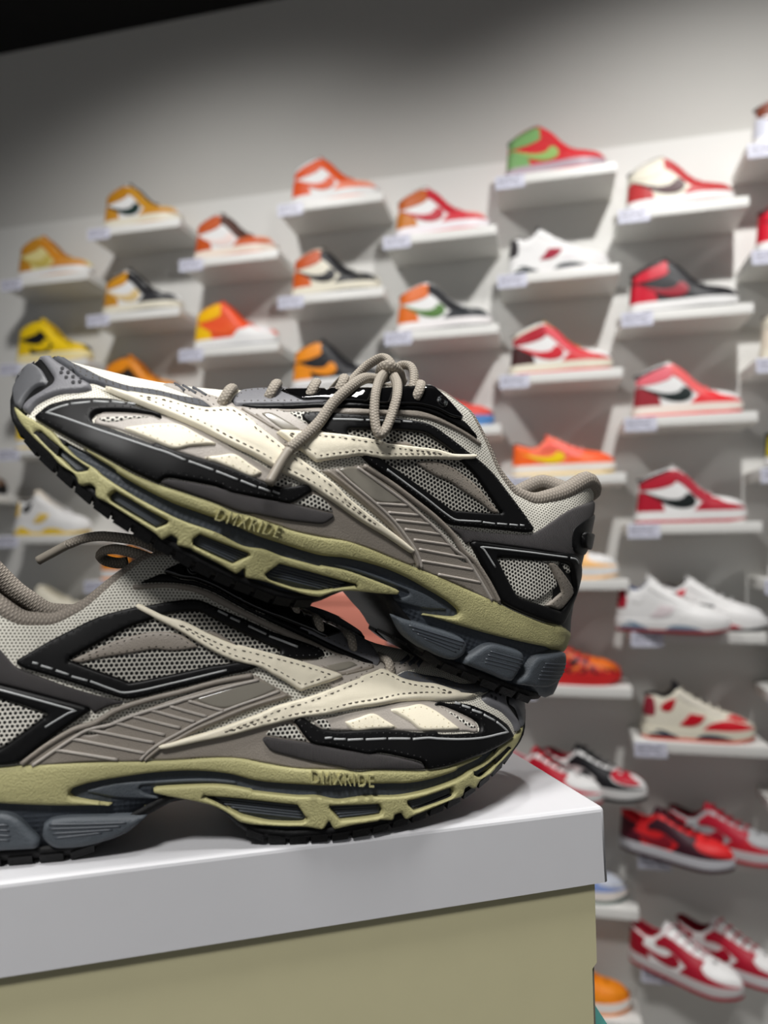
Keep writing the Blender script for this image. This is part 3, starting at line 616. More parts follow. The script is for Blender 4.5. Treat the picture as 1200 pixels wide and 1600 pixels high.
def running_shoe(M, mir, label, lace, is_top):
    RUN = RUN_T if is_top else RUN_B
    B = Builder(RUN, mir); root = empty('running_shoe', M)
    if not is_top: B.warp = np.array(WARP + [(168, 106, 0, -2.5), (186, 98, 0, -5), (206, 88, 0, -5.5), (226, 79, 0, -5.5), (246, 71, 0, -3)])
    tag(root, label, 'shoe', 'pair of olive-soled running shoes')
    fin = B.fin
    # ---- upper body
    us = np.concatenate([np.linspace(0, 1, 16)[:-1] ** 2 * .02, np.linspace(.02, .285, 90)[:-1], .303 - (1 - np.linspace(0, 1, 16)) ** 2 * .018])
    th = np.linspace(0, PI / 2, 26); V = []; U = []; F = []
    for sd in (1, -1):
        n0 = len(V)
        for u in us:
            hs0 = float(hff(u)) - .0015; acc = 0; last = None
            htu = max(float(RUN.ht(u)), hs0 + .004)
            for k, a in enumerate(th):
                t = math.sin(a) ** (2 / RUN.pw); h = hs0 + (htu - hs0) * t
                x = float(RUN.u2x(u, h)); h2 = min(h, float(RUN.ht(x))); y = float(RUN.Y(x, h2))
                p = np.array((x, y * sd, h2)); acc += 0 if last is None else np.linalg.norm(p - last); last = p
                V.append(p); U.append((x, acc))
        nt = len(th)
        for i in range(len(us) - 1):
            for k in range(nt - 1):
                q = (n0 + i * nt + k, n0 + (i + 1) * nt + k, n0 + (i + 1) * nt + k + 1, n0 + i * nt + k + 1)
                F.append(q if sd * mir < 0 else q[::-1])
    ns = int(np.searchsorted(us, .197)); per = len(us) * len(th)
    isv = lambda f: (f[0] % per) // len(th) >= ns
    mk('upper', fin(V), [f for f in F if not isv(f)], M_mesh, root, U)
    nt_ = int(np.searchsorted(us, .2905)); ist = lambda f: (f[0] % per) // len(th) >= nt_
    mk('vamp', fin(V), [f for f in F if isv(f) and not ist(f)], M_vamp, root, U)
    mk('toe_tip', fin(V), [f for f in F if ist(f)], M_black, root, U)
    # ---- sole core, outsole
    us2 = np.concatenate([np.linspace(0, 1, 14)[:-1] ** 2 * .02, np.linspace(.02, .285, 80)[:-1], .303 - (1 - np.linspace(0, 1, 14)) ** 2 * .018])
    def sweep(sec):
        V = []; F = []; U = []; k = None
        for u in us2:
            s_ = sec(u); k = len(s_)
            for y, h in s_: V.append((float(RUN.u2x(u, h)), y, h)); U.append((u, y + h))
        for i in range(len(us2) - 1):
            for j in range(k): F.append((i * k + j, i * k + (j + 1) % k, (i + 1) * k + (j + 1) % k, (i + 1) * k + j))
        F.append(tuple(range(k))); F.append(tuple((len(us2) - 1) * k + j for j in range(k))[::-1])
        return fin(V), B.face(F), U
    def core(u):
        w_ = max(float(RUN.w(u, .03)) - .0014, .0004); b = float(hbf(u)) + .004; t = max(float(hff(u)) + .002, b + .001)
        return [(w_, t), (w_, (t + b) / 2), (w_ - .001 if w_ > .003 else w_, b), (-w_ + .001 if w_ > .003 else -w_, b), (-w_, (t + b) / 2), (-w_, t)]
    mid = mk('midsole', *sweep(core)[:2], M_slate, root, sweep(core)[2])
    def outs(u):
        w_ = max(float(RUN.w(u, .02)) - .0004, .0006); b = float(hbf(u)) + .0018; t = b + .0042
        return [(w_, t), (w_, (b + t) / 2), (w_ * .96, b), (-w_ * .96, b), (-w_, (b + t) / 2), (-w_, t)]
    v_, f_, u_ = sweep(outs)
    out = mk('outsole', v_, f_, M_out, root, u_)
    # lugs along the outer and inner edge
    inner = MB()
    x = .158
    spans = []
    while x < .290: spans.append((x, x + .0068)); x += .0088
    x = .032
    while x < .094: spans.append((x, x + .0088)); x += .0115
    for (a, b) in spans:
        for sd in (1, -1):
            va = []
            for xx in (a, b):
                w_ = max(float(RUN.w(xx, .02)), .004); hb = float(hbf(xx))
                for yy, hh in ((w_ + .0002, hb + .0035), (w_ - .0016, hb), (max(w_ - .013, 0), hb), (max(w_ - .013, 0), hb + .0035)):
                    va.append((xx, yy * sd, hh))
            fa = [(0, 1, 2, 3), (7, 6, 5, 4), (0, 4, 5, 1), (1, 5, 6, 2), (2, 6, 7, 3), (3, 7, 4, 0)]
            if sd == 1: mk('lug', fin(va), fa, M_out, out, smooth=False)
            else: inner.add(fin(va), fa)
        w_ = float(RUN.w((a + b) / 2, .02)); hb = float(hbf((a + b) / 2))
        if w_ > .026:
            va = []
            for xx in (a + .002, b + .0015):
                hb = float(hbf(xx))
                for yy, hh in ((w_ - .018, hb + .003), (w_ - .019, hb + .0004), (-w_ + .019, hb + .0004), (-w_ + .018, hb + .003)): va.append((xx, yy, hh))
            inner.add(fin(va), [(0, 1, 2, 3), (7, 6, 5, 4), (0, 4, 5, 1), (1, 5, 6, 2), (2, 6, 7, 3), (3, 7, 4, 0)])
    inner.build('tread', M_out, out)['kind'] = 'stuff'
    # rubber wrapping up over the toe
    V = []; F = []; ny, nh = 25, 9
    uu = np.linspace(.24, .303, 300); ww = np.array([float(RUN.w(q, .03)) for q in uu])
    for i in range(ny):
        yy = (-1 + 2 * i / (ny - 1)) * .036; e = abs(yy) / .036
        xx = float(np.interp(abs(yy), ww[::-1], uu[::-1])) + .0022
        lo = float(hbf(xx - .004)) + .001; hi = max(.056 - .026 * min(1, e / .5), lo + .004)
        for k in range(nh):
            t = k / (nh - 1); h = lo + (hi - lo) * t
            V.append((xx - .0006 - (.0028 * max(0, t - .6) / .4 if t > .6 else 0) - .004 * (1 - t) ** 3 + (.0004 if k % 2 else 0), yy * (1 + .02 * (1 - e)), h))
    for i in range(ny - 1):
        for k in range(nh - 1): F.append((i * nh + k, i * nh + k + 1, (i + 1) * nh + k + 1, (i + 1) * nh + k))
    mk('toe_wrap', fin(V), B.face(F), M_out, out)
    # ---- panels
    def pn(key, name, m, base, t, parent=root, st=None, lab=None, **k):
        o, loops = B.panel(name, PAN[key], m, parent, HOLE.get(key, ()), base=base, t=t, **k)
        if lab: o['label'] = lab
        if st:
            for inset, sm in st:
                B.stitch(o, loops[0], inset, base + t * 0.98 + k.get('puff', 0) * 0.3, sm, wid=.42, hgt=.25, dash=1.7, gap=1.2)
        return o
    fine = dict(grid=1.6, step=1.2)
    pn('mid_frame', 'midsole_frame', M_olive, -.6, 2.2, mid, bev=1.0, sunk=1.4, **fine)
    mu = pn('mid_upper', 'midsole_rim', M_olive, -.8, 2.4, mid, bev=1.6, puff=.6, sunk=1.4, **fine)
    pn('wedge', 'shank_wedge', M_pod, -2.2, 1.6, mid, bev=1.2)
    for i in range(3):
        pd = pn('pod%d' % i, 'heel_pod', M_pod, -2.0, 4.2, mid, bev=2.4, **fine)
        B.strip('pod_rib', [LINE[k] for k in LINE if k.startswith('podrib%d' % i)], 1.0, .5, 2.0, M_rib, pd)
    for i in range(4): B.strip('window_rib', [LINE[k] for k in LINE if k.startswith('winrib%d' % i)], 1.15, .9, -1.9, M_rib, mid)
    # lettering
    ft = bpy.data.curves.new('lettering', 'FONT'); ft.body = 'DMXRIDE'; ft.space_character = 1.25; ft.size = 1.0; ft.extrude = 0.06
    fo = bpy.data.objects.new('lettering', ft); C.objects.link(fo)
    tm = bpy.data.meshes.new_from_object(fo.evaluated_get(bpy.context.evaluated_depsgraph_get()))
    bpy.data.objects.remove(fo)
    co = np.array([tuple(v.co) for v in tm.vertices]); lo, hi = co.min(0), co.max(0)
    a, b, c_ = (np.array(p) for p in TXT)
    if not is_top: a, b = b, a
    fx = (co[:, 0] - lo[0]) / (hi[0] - lo[0]); fy = (co[:, 1] - lo[1]) / (hi[1] - lo[1])
    q = a + fx[:, None] * (b - a) + np.stack([fy * 0, fy * 5.0], 1)
    q = B.wp(q)
    offs = 2.25 + np.where(co[:, 2] > 0, .75, -.6)
    mk('lettering', fin(RUN.P(q[:, 0] * 1e-3, q[:, 1] * 1e-3, offs * 1e-3)), [tuple(p.vertices) for p in tm.polygons], M_olive, mid, smooth=False)
    # upper panels, inner layers first
    pn('window_leather', 'forefoot_window', M_taupel, .2, .5)
    pn('fore_mesh', 'forefoot_mesh', M_holew, .5, .4); pn('fore_mesh_b', 'forefoot_mesh', M_holew, .6, .4)
    pn('taupe_rand', 'lower_quarter', M_taupe, .1, .6)
    pn('midfoot_taupe', 'midfoot_overlay', M_taupel, .2, .7, st=[(1.6, M_stt)])
    pn('gloss_patch', 'glossy_patch', M_gloss, .8, .5); pn('mid_mesh', 'midfoot_mesh', M_holew, .7, .4)
    for k in range(3): B.strip('vamp_bar', [LINE['bar%d' % k]], 1.4, .5, .9, M_char, root)
    pn('toe_base', 'toe_base', M_black, 0, .4)
    B.strip('seam', [LINE['seam_a'], LINE['seam_b']], 1.3, .6, .9, M_taupe, root)
    pn('mesh_wedge', 'mesh_wedge', M_holew, .7, .4)
    pn('knit_strip', 'rib_knit_insert', M_knit, .7, 1.0, puff=.6, st=None)
    rp = pn('rib_panel', 'ribbed_panel', M_taupe, .5, .9)
    pn('shine_panel', 'satin_window', M_gloss, 1.1, .5, rp)
    for k in 'abcd': B.strip('piping', [LINE['pipe_' + k]], (1.5, 1.4, 1.6, 2.4)['abcd'.index(k)], (.7, .7, .8, 1.1)['abcd'.index(k)], 1.4, M_taupel if k in 'bc' else M_taupe, rp)
    for k in range(8): B.strip('rib', [LINE['rib%d' % k]], 1.5, .8, 1.3, M_taupel, rp)
    pn('quarter_mesh', 'quarter_mesh', M_hole, .1, .4)
    pn('quarter_band', 'quarter_band', M_taupe, .4, 1.0, puff=.7, st=[(1.5, M_stk)]); pn('quarter_sliver', 'quarter_band', M_taupe, .4, .9)
    pn('dark_band', 'eyestay_underlay', M_taupe, .3, .8); pn('heel_knit', 'heel_rib_knit', M_knit, .4, .9, puff=.8)
    pn('heel_mesh', 'heel_mesh', M_holew, .8, .5); pn('heel_mesh_b', 'heel_mesh', M_holew, .8, .5); pn('heel_band', 'heel_band', M_taupe, .9, 1.0, st=[(1.4, M_stk)])
    hb_ = pn('heel_black', 'heel_cage', M_black, .4, 2.3, bev=1.6)
    B.strip('heel_piping', DASH['dh'], 1.0, .5, 2.6, M_line, hb_)
    V = []; F = []; nh = 9
    seq = [(q, 1) for q in (.034, .028, .022, .016, .011, .007, .004, .0015)] + [(0, 1)] + [(q, -1) for q in (.0015, .004, .007, .011, .016, .022, .028, .034)]
    for (q, sd) in seq:
        for k in range(nh):
            h = .0425 + (.094 - .0425) * k / (nh - 1); x = float(RUN.u2x(q, h)); y = float(RUN.Y(x, h)); V.append((x - .0009 * (1 - q / .04), (y + .0007) * sd if q else 0, h))
    for i in range(len(seq) - 1):
        for k in range(nh - 1): F.append((i * nh + k, (i + 1) * nh + k, (i + 1) * nh + k + 1, i * nh + k + 1))
    mk('heel_back', fin(V), B.face(F), M_black, root)
    for nm, m_, lo, hi, off, qs in (('midsole_heel', M_olive, .0300, .0440, .0020, (.042, .036, .030, .024, .018, .012, .008, .005, .0025, .001)), ('heel_pod', M_pod, .0065, .0285, .0012, (.030, .024, .018, .012, .008, .005, .0025, .001))):
        V = []; F = []; seq2 = [(q, 1) for q in qs] + [(0, 1)] + [(q, -1) for q in reversed(qs)]; nh = 8
        for (q, sd) in seq2:
            for k in range(nh):
                t = k / (nh - 1); h = lo + (hi - lo) * t; b_ = math.sqrt(max(0, 1 - (2 * t - 1) ** 4)); e = off * b_ - .002 * (1 - b_) - .0035 * (1 - min(1, (qs[0] - q) / .014))
                x = float(RUN.u2x(q, .03)); y = float(RUN.w(x, .03)); V.append((x + (.0060 if nm == 'midsole_heel' else .001) * max(0, 1 - q / .034) - e * max(0, 1 - q / .02), (y + e * min(1, q / .008)) * sd if q else 0, h))
        for i in range(len(seq2) - 1):
            for k in range(nh - 1): F.append((i * nh + k, (i + 1) * nh + k, (i + 1) * nh + k + 1, i * nh + k + 1))
        mk(nm, fin(V), B.face(F), m_, mid)
    nh = 9
    hc = pn('heel_clip', 'heel_clip', M_black, .6, 1.8); pn('clip_knob', 'clip_knob', M_black, 2.2, 2.0, hc, bev=.8)
    bf = pn('black_fore', 'forefoot_cage', M_black, .6, 1.7, bev=1.3, st=[(1.6, M_stb)], lab='matt black forefoot cage with dashed grey piping', **fine)
    B.strip('dash_piping', DASH['df'], 1.0, .45, 2.25, M_line, bf)
    bq = pn('black_quarter', 'quarter_cage', M_black, .6, 1.7, bev=1.3, st=[(1.5, M_stb)], lab='black triangular quarter cage with dashed grey piping', **fine)
    B.strip('dash_piping', DASH['dq'], 1.0, .45, 2.25, M_line, bq)
    pn('toe_bumper', 'toe_bumper', M_toe, .6, 1.4); tg = pn('toe_guard', 'toe_guard', M_grey, .3, 1.6, puff=.5, bev=1.8)
    mb = MB()
    for (px_, ph) in LINE['perf']:
        ring = [(px_ + .75 * math.cos(k * PI / 4), ph + .75 * math.sin(k * PI / 4)) for k in range(8)]
        q = B.wp(np.array(ring)); mb.add(fin(RUN.P(q[:, 0] * 1e-3, q[:, 1] * 1e-3, np.full(8, 2.42e-3))), [tuple(range(8))])
    mb.build('perforations', M_dot, tg)['kind'] = 'stuff'
    pn('vamp_band', 'vamp_band', M_char, .5, 1.2, st=[(1.5, M_stk)])
    es = pn('eyestay', 'eyestay', M_grey, .5, 1.0, st=[(1.5, M_stt)]); pn('black_rand', 'eyestay_trim', M_black, .6, 1.1, bev=.8)
    lp = pn('lace_plate', 'lace_plate', M_blackg, 1.3, 1.3, bev=.9, lab='glossy black plastic lace plate')
    rx, rh = LINE['rivet'][0]
    for rr, hh in ((2.3, .7), (1.2, .9)):
        B.strip('rivet', [[(rx + rr * math.cos(k * PI / 8), rh + rr * math.sin(k * PI / 8)) for k in range(17)]], .8, hh, 2.5, M_blackg, lp)
    pn('quad', 'cream_quad', M_cream, .7, 1.1, st=[(1.5, M_stc)]); pn('quad_b', 'cream_quad', M_cream, .7, 1.1, st=[(1.5, M_stc)])
    kk = dict(grid=1.6, step=1.2, bev=1.3, puff=.7, groove=(2.1, .5))
    pn('vector', 'side_vector', M_cream, 2.0, 1.2, st=[(2.1, M_stk)], lab='cream leather vector stripe', **kk)
    pn('stripe', 'side_stripe', M_cream, 1.7, 1.3, st=[(2.1, M_stk)], lab='long cream leather side stripe', **kk)
    # ---- collar rim, lining, insole, tongue
    def rimpt(u, sd, dh=0.0, din=0.0):
        h = float(RUN.ht(max(u, .017))); x = float(RUN.u2x(u, h)); h = float(RUN.ht(x)) if x > .03 else h
        y = max(float(RUN.w(x, h)) * (1 - float(RUN.c(x))) - din, 0)
        return (x, y * sd, h + dh)
    uu = np.linspace(.150, .0, 60)
    path = [rimpt(u, 1, -.001, .001) for u in uu] + [rimpt(u, -1, -.001, .001) for u in uu[::-1][1:]]
    n = len(path)
    v, f, u = tube(fin(path), lambda t: .0022 + .0030 * max(0, 1 - abs(t - .5) / .40) ** .6, 10)
    mk('collar_rim', v, f, M_rim, root, u)
    V = []; F = []; U = []; nr = 9
    seq = [(q, 1) for q in np.linspace(.165, .0, 50)] + [(q, -1) for q in np.linspace(0, .165, 50)]
    for (q, sd) in seq:
        top = np.array(rimpt(q, sd))
        for k in range(nr):
            t = k / (nr - 1); h = top[2] * (1 - t) + .048 * t; x = float(RUN.u2x(q, h)) * 1.0
            y = max(min(float(RUN.w(x, h)) - .006, abs(top[1]) - .001 + .012 * t), 0)
            V.append((x + (.006 * t if q < .05 else 0), y * sd, h)); U.append((q * sd, h))
    for i in range(len(seq) - 1):
        for k in range(nr - 1): F.append((i * nr + k, (i + 1) * nr + k, (i + 1) * nr + k + 1, i * nr + k + 1))
    mk('lining', fin(V), B.face(F), M_lining, root, U)
    V = []; F = []
    for i, q in enumerate(np.linspace(.022, .215, 40)):
        w_ = max(float(RUN.Y(q, .049)) - .006, .001); V += [(q, w_, .049), (q, -w_, .049)]
        if i: F.append((2 * i - 2, 2 * i - 1, 2 * i + 1, 2 * i))
    mk('insole', fin(V), B.face(F), mat('insole_dark', (60, 58, 56), 0.9), root)
    # tongue
    tl = catmull([(228, 74), (205, 87), (185, 98), (165, 108), (148, 116), (134, 122), (124, 125.5)], 4, False, 2.5)
    V = []; F = []; ny = 13
    for side in (0, 1):
        for i, (s_, h_) in enumerate(tl):
            wd = .021 + .006 * i / len(tl)
            for k in range(ny):
                a = -1 + 2 * k / (ny - 1); hh = h_ * 1e-3 - .010 * a * a - (.0005 if is_top else .008) - side * .005 * (1 - a ** 4)
                V.append((s_ * 1e-3, a * wd, hh))
    nl = len(tl)
    for side in (0, 1):
        for i in range(nl - 1):
            for k in range(ny - 1):
                q = (side * nl * ny + i * ny + k, side * nl * ny + i * ny + k + 1, side * nl * ny + (i + 1) * ny + k + 1, side * nl * ny + (i + 1) * ny + k)
                F.append(q if side else q[::-1])
    for k in range(ny - 1):
        q = ((nl - 1) * ny + k, (nl - 1) * ny + k + 1, nl * ny + (nl - 1) * ny + k + 1, nl * ny + (nl - 1) * ny + k); F.append(q)
    tg_ = mk('tongue', fin(V), F, M_char, root)
    ed = [(.124, (-1 + 2 * k / 12) * .027, .1255 - .010 * (-1 + 2 * k / 12) ** 2 - .002) for k in range(13)]
    v, f, u = tube(fin(ed), .0024, 8); mk('tongue_edge', v, f, M_rim, tg_, u)
    # medial eyestay so the far edge of the throat is closed
    for key, nm, m, b_, t_ in (('eyestay', 'eyestay', M_grey, .5, 1.0), ('lace_plate', 'lace_plate', M_blackg, 1.3, 1.3), ('vamp_band', 'vamp_band', M_char, .5, 1.2)):
        Bm = Builder(RUN, -mir); Bm.panel(nm, PAN[key], m, root, (), base=b_, t=t_)
    # ---- laces
    lc = empty('laces', Matrix()); lc.parent = root; lc.matrix_parent_inverse = Matrix(); lc.matrix_basis = Matrix()
    for (s_, h_) in EYE:
        kz = 1.0 if is_top else .35
        if not is_top: h_ = h_ - 5.5 * float(np.interp(s_, [150, 178, 205, 228, 262], [0, .75, 1, 1, 0]))
        hh = h_ * 1e-3 - .004; y = float(RUN.Y(s_ * 1e-3, hh)) * 1000
        pts = [(s_, y - 1, h_ - 6.5), (s_, y + 2.6, h_ - 4.5), (s_ - .5, y + 1.0, h_ + 1.2 * kz), (s_ - 1.5, y - 5, h_ + 4.8 * kz), (s_ - 3, y * .35, h_ + 6.4 * kz), (s_ - 4, 0, h_ + 6.8 * kz), (s_ - 5, -y * .5, h_ + 6 * kz), (s_ - 6, -y, h_ + 1.5 * kz), (s_ - 6, -y - 1.5, h_ - 4)]
        v, f, u = tube(fin(smooth3(pts)), .0024, 10, flat=.75); mk('lace_bar', v, f, M_lace, lc, u)
    for nm, pts in lace.items():
        if nm == 'aglet': v, f, u = tube(fin(smooth3(pts)), .0021, 10); mk('aglet', v, f, M_aglet, lc, u)
        else: v, f, u = tube(fin(smooth3(pts)), .0026, 10, flat=.8); mk('lace_loop' if 'loop' in nm else 'lace_knot' if 'knot' in nm else 'lace_end', v, f, M_lace, lc, u)
    return root

def frame_M(ax, ay, az, t): return Matrix(((ax[0], ay[0], az[0], t[0]), (ax[1], ay[1], az[1], t[1]), (ax[2], ay[2], az[2], t[2] + CAMZ), (0, 0, 0, 1)))
MT = ((-.856835, .330283, .395912), (-.326352, -.941901, .079472), (.399158, -.061113, .914843))
TT = (.086491, .396401, -.088678)
TOP_M = frame_M(*[[MT[r][c] for r in range(3)] for c in range(3)], TT)
TB = (-.222944, .305407, -.122702)
BOT_M = frame_M((.96838, .24948, 0), (-.24948, .96838, 0), (0, 0, 1), TB)
running_shoe(TOP_M, 1, 'upper taupe and cream running shoe tilted toe-up across the other shoe', LACE_T, True)
running_shoe(BOT_M, -1, 'lower taupe and cream running shoe standing flat on the white box lid', LACE_B, False)

# ------------------------------------------------------------------ shoe box
sc = .74185
LX, LY, LZ = .1339 * sc + .0032, .46 * sc + .0009, -.1654 * sc
BYAW = math.radians(15.75)
bx = Vector((math.cos(BYAW), math.sin(BYAW), 0)); by = Vector((-math.sin(BYAW), math.cos(BYAW), 0))
BM = Matrix(((bx.x, by.x, 0, LX), (bx.y, by.y, 0, LY), (0, 0, 1, LZ + CAMZ), (0, 0, 0, 1)))   # origin: right front top corner of the lid
LL, LW, LH = .350, .235, .0347
M_lid = mat('white_coated_card', (203, 203, 206), 0.42, 'plain', 60, 0, 0.02)
M_card = mat('khaki_card', (194, 188, 152), 0.5, 'plain', 60, 0, 0.03)
M_inner = mat('raw_grey_card', (138, 132, 118), 0.8, 'plain', 90, 0, 0.06)
lid = empty('shoe_box', BM)
tag(lid, 'khaki shoe box with a white lift-off lid under the running shoes', 'box')
def cardpart(name, lo, hi, m, b=.0008):
    mb = MB(); mb.box(lo, hi); o = mb.build(name, m, lid); bevel(o, b); return o
# lid: one shell with softly rounded edges and a slightly scuffed right corner
me = bpy.data.meshes.new('lid'); bm = bmesh.new()
bmesh.ops.create_cube(bm, size=1.0, matrix=Matrix.Translation((-LL / 2, LW / 2, -LH / 2)) @ Matrix.Diagonal((LL, LW, LH, 1)))
bmesh.ops.delete(bm, geom=[f for f in bm.faces if f.normal.z < -.9], context='FACES')
for v in bm.verts:
    if v.co.z < -LH + .001: v.co.x += .0012 * (1 if v.co.x > -.1 else -1)
bmesh.ops.bevel(bm, geom=[e for e in bm.edges if e.calc_face_angle(0) > 1.0], offset=.0022, segments=3, affect='EDGES', profile=.5)
for f in bm.faces: f.smooth = f.calc_area() < 6e-5
bm.to_mesh(me); bm.free(); me.materials.append(M_lid); o = ob('lid', me, lid)
sol = o.modifiers.new('thick', 'SOLIDIFY'); sol.thickness = .0014; sol.offset = -1
IN = .0046; BH = .118
# body: front panel with the notch of the thumb cut, then the other walls
fx = -IN; pts = [(-LL + IN, -.004), (fx, -.004), (fx, -LH - .0375), (fx - .0024, -LH - .0400), (fx - .0024, -BH), (-LL + IN, -BH)]
mb = MB(); n = len(pts)
mb.add([(a, .0030, b) for a, b in pts] + [(a, .0046, b) for a, b in pts], [tuple(range(n))[::-1], tuple(range(n, 2 * n))] + [(i, (i + 1) % n, n + (i + 1) % n, n + i) for i in range(n)])
mb.build('front_panel', M_card, lid)
cardpart('side_panel', (fx - .0016, .0048, -BH), (fx - .0001, LW - .004, -.004), M_inner)
cardpart('side_panel', (-LL + IN, .0048, -BH), (-LL + IN + .0016, LW - .004, -.004), M_card)
cardpart('back_panel', (-LL + IN, LW - .005, -BH), (fx, LW - .0034, -.004), M_card)
cardpart('base_panel', (-LL + IN, .0034, -BH), (fx, LW - .0034, -BH + .0016), M_card)
# teal box underneath, on the display table
TM = BM @ Matrix.Translation((.012, .006, -BH)) @ Matrix.Rotation(math.radians(-9), 4, 'Z')
tb = empty('teal_box', TM); tag(tb, 'teal shoe box under the khaki shoe box, only its corner showing', 'box')
M_teal = mat('teal_card', (42, 110, 104), 0.5, 'plain', 60, 0, 0.04)
mb = MB(); mb.box((-.34, 0, -.036), (0, .22, 0)); o = mb.build('lid', M_teal, tb); bevel(o, .0015)
mb = MB(); mb.box((-.337, .003, -.118), (-.003, .217, -.030)); o = mb.build('body', M_teal, tb); bevel(o, .001)
tz = CAMZ + LZ - BH - .118
tt = empty('display_table', BM @ Matrix.Translation((-.19, .12, 0)) @ Matrix.Translation((0, 0, -CAMZ - LZ))); tag(tt, 'white display table carrying the stacked shoe boxes', 'table')
mb = MB(); mb.box((-.16, -.10, tz - .03), (.16, .10, tz)); o = mb.build('table_top', mat('table_white', (205, 203, 198), 0.5), tt); bevel(o, .003)
for sx in (-.13, .13):
    for sy in (-.08, .08):
        mb = MB(); mb.box((sx - .015, sy - .015, 0), (sx + .015, sy + .015, tz - .03)); o = mb.build('leg', mat('table_white', (205, 203, 198), 0.5), tt); bevel(o, .002)
# ------------------------------------------------------------------ sneakers on the wall: part meshes built once, shared by all
def scaled(tab, k): return [(a * k, b * k) for a, b in tab]
SW = [a * .285 / .303 for a in WS]
def sneaker_surf(HT, cx, cv, lean):
    return Surf(SW, [b * .93 for b in WY], [(a * 1e-3, b * 1e-3) for a, b in HT], [c * 1e-3 for c in cx], cv, 2.0, 1.0, 0.03, [0, .03, .06, .10, .15], lean)
S_HI = sneaker_surf([(0, 108), (8, 114), (25, 122), (55, 134), (85, 143), (98, 144), (110, 139), (134, 122), (150, 106), (164, 92), (186, 76), (212, 68), (236, 64), (256, 60), (270, 55), (279, 49), (285, 42)],
                    [60, 90, 120, 150, 180, 200], [.33, .38, .45, .6, .85, 1.0], [0, 0, .003, .008, .010])
S_LO = sneaker_surf([(0, 86), (10, 92), (30, 84), (55, 77), (75, 80), (92, 95), (104, 106), (116, 105), (135, 95), (160, 83), (185, 74), (210, 68), (236, 64), (256, 60), (270, 54), (279, 48), (285, 42)],
                    [50, 90, 120, 150, 185, 205], [.33, .4, .5, .6, .85, 1.0], [0, 0, .003, .005, .006])
S_RE = sneaker_surf([(0, 100), (10, 110), (30, 111), (55, 103), (72, 110), (86, 124), (97, 130), (112, 120), (135, 104), (160, 91), (190, 77), (215, 69), (240, 62), (262, 54), (275, 47), (285, 39)],
                    [50, 90, 120, 150, 185, 205], [.33, .4, .5, .6, .85, 1.0], [0, 0, .004, .010, .014])
CAP = [(146, 29), (160, 44), (178, 58), (204, 63), (226, 51), (252, 45), (276, 39), (284.5, 35), (284, 29), (250, 28), (200, 28)]
TBOX = [(204, 65), (222, 67.5), (248, 60), (268, 51), (278, 43), (262, 44), (238, 49), (222, 56)]
CAPL = [(146, 29), (158, 42), (176, 55), (198, 57), (214, 47), (240, 41), (270, 37), (284.5, 35), (284, 29), (250, 28), (200, 28)]
TBOXL = [(194, 67), (220, 68), (248, 61), (268, 51), (278, 43), (258, 42), (236, 44), (212, 51)]
LIB_P = {
 'hi': dict(heel_counter=[(2, 29), (74, 29), (68, 50), (56, 66), (30, 78), (9, 82)], ankle_panel=[(11, 86), (12, 106), (50, 124), (84, 136), (102, 135), (112, 114), (96, 98), (66, 89), (34, 85)],
   eyestay=[(103, 139), (112, 134), (138, 117), (166, 88), (200, 70), (190, 53), (166, 54), (144, 74), (120, 98), (100, 110)], toe_cap=CAP, toe_box=TBOX,
   tick_logo=[(10, 88), (48, 72), (82, 62), (108, 61), (122, 66), (130, 76), (144, 72), (154, 58), (150, 46), (132, 38), (106, 39), (76, 49), (44, 66)]),
 'lo': dict(heel_counter=[(2, 29), (70, 29), (62, 46), (50, 60), (56, 72), (30, 79), (10, 85), (6, 70)],
   eyestay=[(84, 78), (94, 86), (108, 98), (130, 92), (175, 74), (206, 66), (196, 48), (174, 46), (150, 57), (130, 66), (108, 70), (86, 66)], toe_cap=CAPL, toe_box=TBOXL,
   tick_logo=[(10, 66), (52, 57), (84, 51), (108, 51), (120, 56), (128, 64), (142, 60), (150, 49), (144, 39), (126, 33), (100, 34), (70, 43), (42, 55)]),
 're': dict(heel_counter=[(3, 58), (30, 58), (34, 78), (30, 104), (14, 106), (9, 92)], ankle_panel=[(44, 78), (60, 70), (76, 76), (88, 104), (72, 100), (56, 92)],
   eyestay=[(88, 112), (100, 122), (140, 98), (180, 78), (206, 66), (196, 60), (150, 80), (110, 96)], toe_cap=[(148, 29), (170, 46), (210, 54), (246, 48), (276, 38), (284, 33), (282, 29), (220, 28)],
   toe_box=[(206, 60), (228, 64), (252, 57), (270, 47), (246, 50), (222, 56)], tick_logo=[(92, 38), (120, 68), (158, 64), (146, 48), (124, 38)]),
}
LIB = {}
